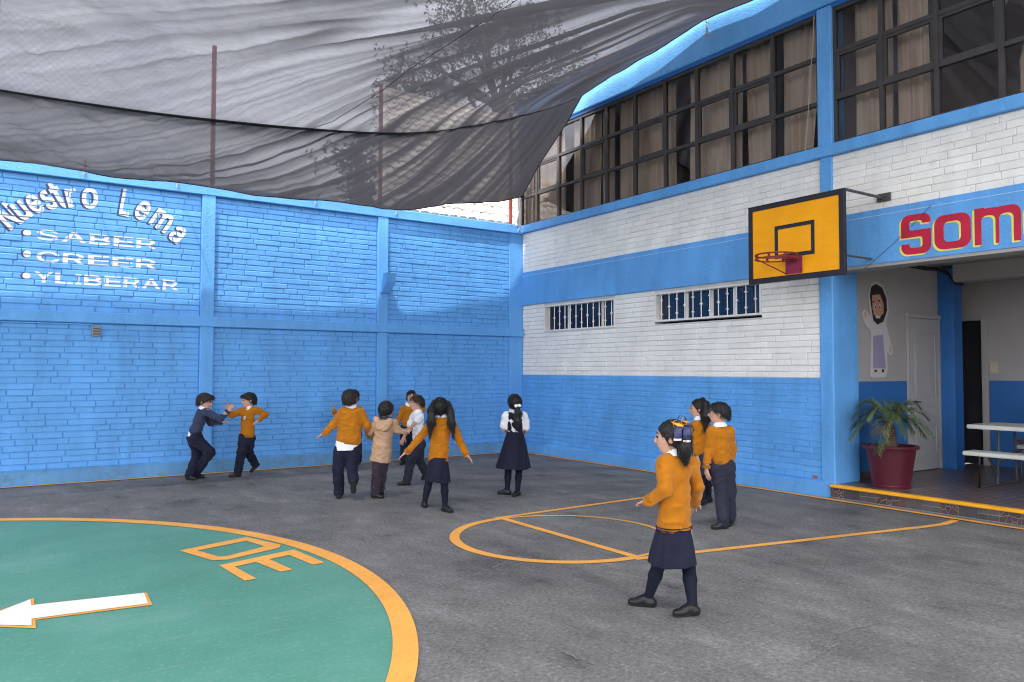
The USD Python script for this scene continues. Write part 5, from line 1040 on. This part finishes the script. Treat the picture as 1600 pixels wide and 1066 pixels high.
# 2 boy in mustard running towards the camera's left
child('boy in mustard sweater with crest striding to the left with one hand on his hip', CA, (600, 925), dict(
    head=(700, 210, 0), neck=(695, 278, 0), sh1=(628, 312, -.02), el1=(548, 352, -.12), wr1=(528, 305, -.15), fi1=(502, 255, -.16), sh2=(778, 305, .02), el2=(858, 345, .08), wr2=(806, 388, -.05), fi2=(772, 408, -.09),
    h1=(664, 560, 0), kn1=(635, 700, -.10), an1=(602, 880), toe1=(-.85, -.5), h2=(708, 560, .02), kn2=(700, 690, .06), an2=(760, 800, .28), toe2=(-.62, -.2, -.62)),
    (-.75, -.55, -.12), (-.45, -.85), dict(tufts=((0, .04), (-.03, .03), (.03, .03)), line=.05, vol=1.01), sweater((690, 545, 0), r=.098, rh=.105), ('trousers', 'navy_cloth'), s=1.0, extra=crest, tilt=(-.1, 0, 1))
# 4 child half hidden behind the big boy
child('child in mustard sweater mostly hidden behind the stocky boy', CB, (390, 752), dict(
    head=(388, 160, 0), neck=(378, 238, 0), sh1=(310, 268, 0), el1=(248, 330, -.05), wr1=(222, 280, -.12), fi1=(205, 222, -.14), sh2=(432, 265, .02), el2=(455, 350, .05), wr2=(440, 430, 0), fi2=(436, 470, 0),
    h1=(345, 480, 0), kn1=(345, 590, -.02), an1=(352, 705, 0), toe1=(-.2, -.95), h2=(410, 480, 0), kn2=(420, 590, -.02), an2=(425, 690, 0), toe2=(.1, -.98)),
    (.1, -.98), (-.1, -.98), dict(line=.05), sweater((378, 450, 0)), ('trousers', 'navy_cloth'), s=1.02)
# 3 stocky boy seen from behind
child('stocky boy in mustard sweater seen from behind with white shirt tail hanging out', CB, (262, 1005), dict(
    head=(358, 178, 0), neck=(362, 245, 0), sh1=(283, 298, .02), el1=(215, 398, .0), wr1=(148, 462, .02), fi1=(92, 492, .03), sh2=(450, 298, .02), el2=(498, 400, .02), wr2=(512, 470, .16), fi2=(520, 510, .26),
    h1=(285, 605, 0), kn1=(258, 770, -.03), an1=(264, 960), toe1=(-.15, .95), h2=(382, 600, 0), kn2=(372, 745, -.02), an2=(388, 862, -.20), toe2=(.02, .30, -.92)),
    (.15, .95), (.08, .98), dict(line=.05, vol=1.0, nape=.035), sweater((345, 545, 0), r=.124, rh=.132, tail=(330, 600, 0), q=.8), ('trousers', 'navy_cloth'), s=1.06, fat=1.0, hairmat='hair_brown')
# 5 child in a tan hooded coat
def hood(T, pt, c):
    H = Field(c['neck'] - .26, c['neck'] + .2, .009); n, f, s, sp, r = c['neck'], c['f'], c['s'], c['spine'], c['rt']
    b = n - f * .088 * s - sp * .02 * s
    H.cap(b + r * .085 * s, b - sp * .085 * s + r * .035 * s, .036 * s, .040 * s, .03); H.cap(b - r * .085 * s, b - sp * .085 * s - r * .035 * s, .036 * s, .040 * s, .03); H.cap(b - sp * .085 * s + r * .04 * s, b - sp * .085 * s - r * .04 * s, .04 * s, .04 * s, .03); H.cap(b + r * .05 * s - sp * .03 * s, b - r * .05 * s - sp * .03 * s, .03 * s, .03 * s, .03)
    obj(c['tp'], 'hood', H.mesh(.010, (18, 18, 24), 5, 1), 'coat_tan', smooth=True)
    K = Field(n - .2, n + .2, .008); K.cap(n + r * .075 * s - f * .03 * s, n - f * .075 * s + sp * .02 * s, .022 * s, .024 * s, .02); K.cap(n - r * .075 * s - f * .03 * s, n - f * .075 * s + sp * .02 * s, .022 * s, .024 * s, .02); obj(c['tp'], 'hood_lining', K.mesh(), 'dark_lining', smooth=True)
child('child in tan hooded raincoat seen from behind', CB, (575, 1000), dict(
    head=(662, 268, 0), neck=(652, 338, 0), sh1=(570, 385, 0), el1=(528, 450, .06), wr1=(545, 500, .22), fi1=(560, 520, .3), sh2=(728, 385, 0), el2=(752, 440, .02), wr2=(812, 452, .05), fi2=(850, 440, .06),
    h1=(594, 655, 0), kn1=(578, 820, -.03), an1=(562, 962), toe1=(.45, -.15), h2=(634, 655, 0), kn2=(618, 815, .02), an2=(612, 930, .20), toe2=(.25, .55, -.5)),
    (.45, .85), (.12, .98), dict(line=.05, vol=1.02), dict(name='raincoat', mat='coat_tan', hem=(610, 696, 0), r=.108, rh=.126, flare=1.12, fold=.013, cuff=False, q=.82), ('trousers', 'plum_cloth'), s=.96, extra=hood)
# 6 boy facing the camera behind the boy in the white shirt
child('boy in mustard sweater facing the yard behind the white shirted boy', CB, (830, 700), dict(
    head=(868, 160, 0), neck=(850, 222, 0), sh1=(800, 258, 0), el1=(768, 335, -.02), wr1=(752, 395, -.06), fi1=(748, 440, -.06), sh2=(900, 255, .02), el2=(965, 262, -.05), wr2=(935, 180, -.06), fi2=(912, 130, -.04),
    h1=(815, 430, 0), kn1=(808, 560, -.03), an1=(806, 690), toe1=(-.3, -.9), h2=(880, 430, 0), kn2=(880, 560, 0), an2=(885, 690), toe2=(.1, -.98)),
    (.25, -.95, -.1), (-.05, -.98), dict(line=.055), sweater((848, 405, 0)), ('trousers', 'navy_cloth'), s=1.0, tilt=(.15, 0, 1))
# 7 boy in a white polo shirt
child('smiling boy in white short sleeved shirt walking to the left', CB, (800, 890), dict(
    head=(908, 212, 0), neck=(918, 282, 0), sh1=(938, 328, -.10), el1=(905, 372, -.16), wr1=(862, 418, -.16), fi1=(835, 460, -.14), sh2=(892, 315, .10), el2=(850, 425, .06), wr2=(808, 492, .04), fi2=(782, 548, .04),
    h1=(935, 560, -.06), kn1=(862, 690, -.08), an1=(832, 858), toe1=(-.95, -.2), h2=(920, 560, .07), kn2=(935, 690, .10), an2=(978, 775, .12), toe2=(-.5, .1, -.75)),
    (-.9, -.35, -.05), (-.88, -.3), dict(line=.055, vol=1.0, nape=.02), dict(name='polo_shirt', mat='shirt_white', hem=(928, 550, 0), collar='shirt_white', r=.094, rh=.102, sleeve=.72, fold=.011), ('trousers', 'grey_navy_cloth'), s=.99, hairmat='hair_brown')
# 8 girl with two long bunches
def bands2(T, pt, c):
    for p in ((378, 182, -.02), (482, 188, -.02)): obj(c['ho'], 'hair_band', trimesh.creation.torus(.017, .008).apply_translation(pt(*p)), 'navy_knit', smooth=True)
    V = tube([c['head'] + c['hu'] * .118 - c['hf'] * .02, c['head'] + c['hu'] * .085 - c['hf'] * .085, c['head'] + c['hu'] * .0 - c['hf'] * .112, c['head'] - c['hu'] * .04 - c['hf'] * .105], .0028, 5); obj(c['ho'], 'parting', V, 'skin')
child('girl with two long dark bunches in mustard sweater with arms held out low', CC, (385, 975), dict(
    head=(430, 225, 0), neck=(440, 290, 0), sh1=(365, 345, 0), el1=(262, 470, .0), wr1=(178, 560, -.02), fi1=(130, 592, -.03), sh2=(512, 340, .02), el2=(572, 480, .03), wr2=(622, 582, .0), fi2=(655, 615, -.02),
    h1=(385, 630, 0), kn1=(340, 790, -.03), an1=(308, 940), toe1=(-.25, .9), h2=(435, 630, 0), kn2=(458, 800, -.02), an2=(462, 970), toe2=(.45, -.5)),
    (.05, .98), (.05, .98), dict(line=.05, vol=1.0, nape=.075, tailname='bunch', tails=(([(378, 185, -.02), (362, 240, -.06), (358, 330, -.10), (345, 430, -.11)], (.022, .040, .044, .012)), ([(482, 190, -.02), (500, 250, -.06), (510, 340, -.10), (525, 432, -.11)], (.022, .036, .040, .012)))),
    sweater((408, 636, 0), r=.100, rh=.104), ('skirt', 'navy_cloth', (412, 600, 0), (402, 785, 0), .098, .140, .86, .02), s=1.02, extra=bands2)
# 9 girl in a pinafore dress
def pina(T, pt, c):
    s, sp, f, r = c['s'], c['spine'], c['f'], c['rt']; H = Field(c['hem'] - .5, c['hem'] + .5, .0085); n = c['neck']
    H.cap(n - sp * .10 * s, c['hem'] + sp * .03, .105 * s, .100 * s, .02, (f, .74)); H.cap(c['P']['sh1'] * .8 + c['P']['sh2'] * .2, c['P']['sh2'] * .8 + c['P']['sh1'] * .2, .054 * s, .054 * s, .04); H.cut(c['hem'] - sp * .01, -sp); H.cut(n - sp * .006 * s, sp)
    for q in ('sh1', 'sh2'): o = unit((c['P'][q] - n) - sp * ((c['P'][q] - n) @ sp)); H.cut(c['P'][q] - o * .022 * s - sp * .05, o * .96 + sp * .05)
    obj(T, 'pinafore_bodice', H.mesh(.005, (15, 15, 20), 3, 2), 'navy_cloth', smooth=True)
    p = pt(1012, 212, -.13); obj(c['ho'], 'scrunchie', [trimesh.creation.icosphere(2, .020).apply_translation(p + RIGHT * .022), trimesh.creation.icosphere(2, .020).apply_translation(p - RIGHT * .022 - UP * .005), trimesh.creation.icosphere(2, .014).apply_translation(p)], 'shirt_white', smooth=True)
child('girl in navy pinafore dress with white scrunchie standing with her back turned near the corner', CC, (955, 875), dict(
    head=(985, 192, 0), neck=(988, 252, 0), sh1=(925, 290, 0), el1=(908, 390, .04), wr1=(935, 432, .17), fi1=(970, 430, .22), sh2=(1060, 290, 0), el2=(1078, 395, .04), wr2=(1050, 435, .17), fi2=(1015, 435, .22),
    h1=(945, 520, 0), kn1=(940, 700, -.02), an1=(935, 848), toe1=(-.85, .3), h2=(1022, 520, 0), kn2=(1022, 700, 0), an2=(1012, 855), toe2=(-.35, -.75)),
    (-.35, .92), (.05, .99), dict(line=.05, nape=.07, tails=(([(1010, 212, -.11), (1015, 270, -.14), (1008, 330, -.14), (1002, 378, -.13)], (.024, .036, .034, .010)),)),
    dict(name='blouse', mat='shirt_white', hem=(992, 418, 0), collar='shirt_white', r=.097, rh=.094, sleeve=.75), ('skirt', 'navy_cloth', (992, 408, 0), (974, 682, 0), .096, .205, .85, .03), s=1.02, extra=pina)
# 11 girl with ponytail by the wall
child('girl with long high ponytail in mustard sweater standing beside a boy by the right wall', CD, (392, 522), dict(
    head=(366, 108, 0), neck=(372, 150, 0), sh1=(350, 182, -.02), el1=(352, 255, -.03), wr1=(362, 312, -.06), fi1=(366, 342, -.08), sh2=(402, 180, .02), el2=(420, 250, .03), wr2=(415, 300, .0), fi2=(412, 330, 0),
    h1=(372, 320, 0), kn1=(384, 420, 0), an1=(392, 505), toe1=(-.45, -.6), h2=(400, 320, .02), kn2=(408, 415, .05), an2=(415, 496), toe2=(-.5, -.4)),
    (-.95, .15), (-.6, .75), dict(line=.05, nape=.06, tails=(([(388, 68, 0), (398, 92, -.06), (402, 140, -.09), (396, 195, -.10)], (.026, .046, .056, .014)),)),
    sweater((378, 302, 0), r=.094, rh=.098), ('skirt', 'grey_navy_cloth', (382, 285, 0), (385, 392, 0), .08, .125, .85, .02), s=1.0)
# 12 boy by the wall
child('boy with cropped black hair in mustard sweater standing with arms down near the right wall', CD, (475, 618), dict(
    head=(456, 128, 0), neck=(462, 180, 0), sh1=(425, 212, -.02), el1=(412, 295, -.03), wr1=(404, 368, -.06), fi1=(410, 412, -.08), sh2=(503, 208, .02), el2=(516, 285, .06), wr2=(508, 345, .05), fi2=(500, 378, .05),
    h1=(448, 365, 0), kn1=(468, 480, -.02), an1=(478, 606), toe1=(-.9, -.25), h2=(490, 362, 0), kn2=(504, 470, .02), an2=(508, 590), toe2=(-.35, -.6)),
    (-.9, .3, -.05), (-.4, .88), dict(line=.06, vol=1.0, nape=.025), sweater((472, 345, 0), r=.10, rh=.104), ('trousers', 'grey_navy_cloth'), s=1.02)
# 10 girl in the foreground
def bow(T, pt, c):
    ho = c['ho']; p = pt(298, 188, -.075)
    def loop(cx, cy, w, h, dz, mat, nm, ang=0):
        V, F = [], []; n = 24; d = unit(-AWAY)
        for i in range(n):
            a = 2 * math.pi * i / n
            for e in (-.5, .5):
                x, y = math.cos(a) * w * .45 * (0.6 + .4 * math.sin(a) ** 2), math.sin(a) * h * .5; xr, yr = x * math.cos(ang) - y * math.sin(ang), x * math.sin(ang) + y * math.cos(ang); V.append(pt(cx, cy, -.075) + RIGHT * xr + UP * yr + d * (dz + e * .032))
        for i in range(n): q = [2 * i, 2 * i + 1, 2 * ((i + 1) % n) + 1, 2 * ((i + 1) % n)]; F += [[q[0], q[1], q[2]], [q[0], q[2], q[3]]]
        V = np.array(V); obj(b, nm, (V, np.array(F)), mat, smooth=True)
    b = obj(ho, 'bow', trimesh.creation.icosphere(2, .020).apply_translation(p), 'ribbon_gold', smooth=True)
    def strap(pts, w, mat, nm, tip=None):
        V, F = [], []
        for j, q in enumerate(pts):
            c_ = pt(*q)
            for sx in (-1, -.5, 0, .5, 1): V.append(c_ + RIGHT * sx * w / 2 - AWAY * (.010 * (1 - sx * sx)))
        for j in range(len(pts) - 1):
            for i in range(4): q = j * 5 + i; F += [[q, q + 1, q + 6], [q, q + 6, q + 5]]
        V = np.array(V); obj(b, nm, (np.vstack([V, V + AWAY * .004]), np.vstack([np.array(F), np.array(F) + len(V)])), mat, smooth=True)
        if tip: strap([tip, (tip[0], tip[1] + 9, tip[2])], w * 1.02, 'curtain_cloth', 'ribbon_tip')
    strap([(297, 178, -.05), (288, 180, -.085), (280, 195, -.115), (279, 220, -.122), (277, 244, -.12)], .047, 'ribbon_navy', 'ribbon_tail', (277, 240, -.124)); strap([(303, 178, -.05), (314, 180, -.085), (320, 195, -.115), (319, 220, -.122), (318, 250, -.12)], .046, 'ribbon_navy', 'ribbon_tail', (318, 246, -.124))
    strap([(262, 166, -.05), (272, 172, -.085), (284, 180, -.10), (290, 186, -.10)], .045, 'ribbon_gold', 'ribbon_knot'); strap([(296, 160, -.06), (308, 162, -.085), (318, 168, -.09)], .030, 'ribbon_gold', 'ribbon_knot')
    loop(272, 178, .07, .05, .0, 'ribbon_gold', 'ribbon_loop', .2); loop(293, 160, .085, .06, .0, 'ribbon_navy', 'ribbon_loop', -.5); loop(304, 163, .06, .045, .012, 'ribbon_gold', 'ribbon_loop', -.3); loop(332, 196, .07, .06, -.01, 'eye_dark', 'ribbon_loop', .5)
child('girl in the foreground with large navy and gold hair bow and navy skirt', CD, (240, 978), dict(
    head=(246, 236, 0), neck=(262, 300, 0), sh1=(217, 352, -.06), el1=(222, 462, -.12), wr1=(152, 512, -.06), fi1=(132, 516, -.02), sh2=(338, 346, .06), el2=(362, 445, .10), wr2=(352, 520, .22), fi2=(340, 545, .30),
    h1=(225, 620, -.02), kn1=(195, 790, -.03), an1=(150, 932), toe1=(-.8, .25), h2=(300, 620, .02), kn2=(325, 800, .0), an2=(342, 968), toe2=(-.55, -.15)),
    (-.93, .3, -.03), (-.55, .8), dict(line=.045, nape=.06, vol=1.0, tails=(([(296, 192, -.03), (304, 230, -.07), (308, 280, -.09), (312, 318, -.08)], (.034, .042, .040, .022)),)),
    dict(sweater((262, 640, 0), r=.102, rh=.112, q=.78), band=2), ('skirt', 'navy_cloth', (260, 590, 0), (258, 782, 0), .098, .158, .86, .02), s=1.04, extra=bow)
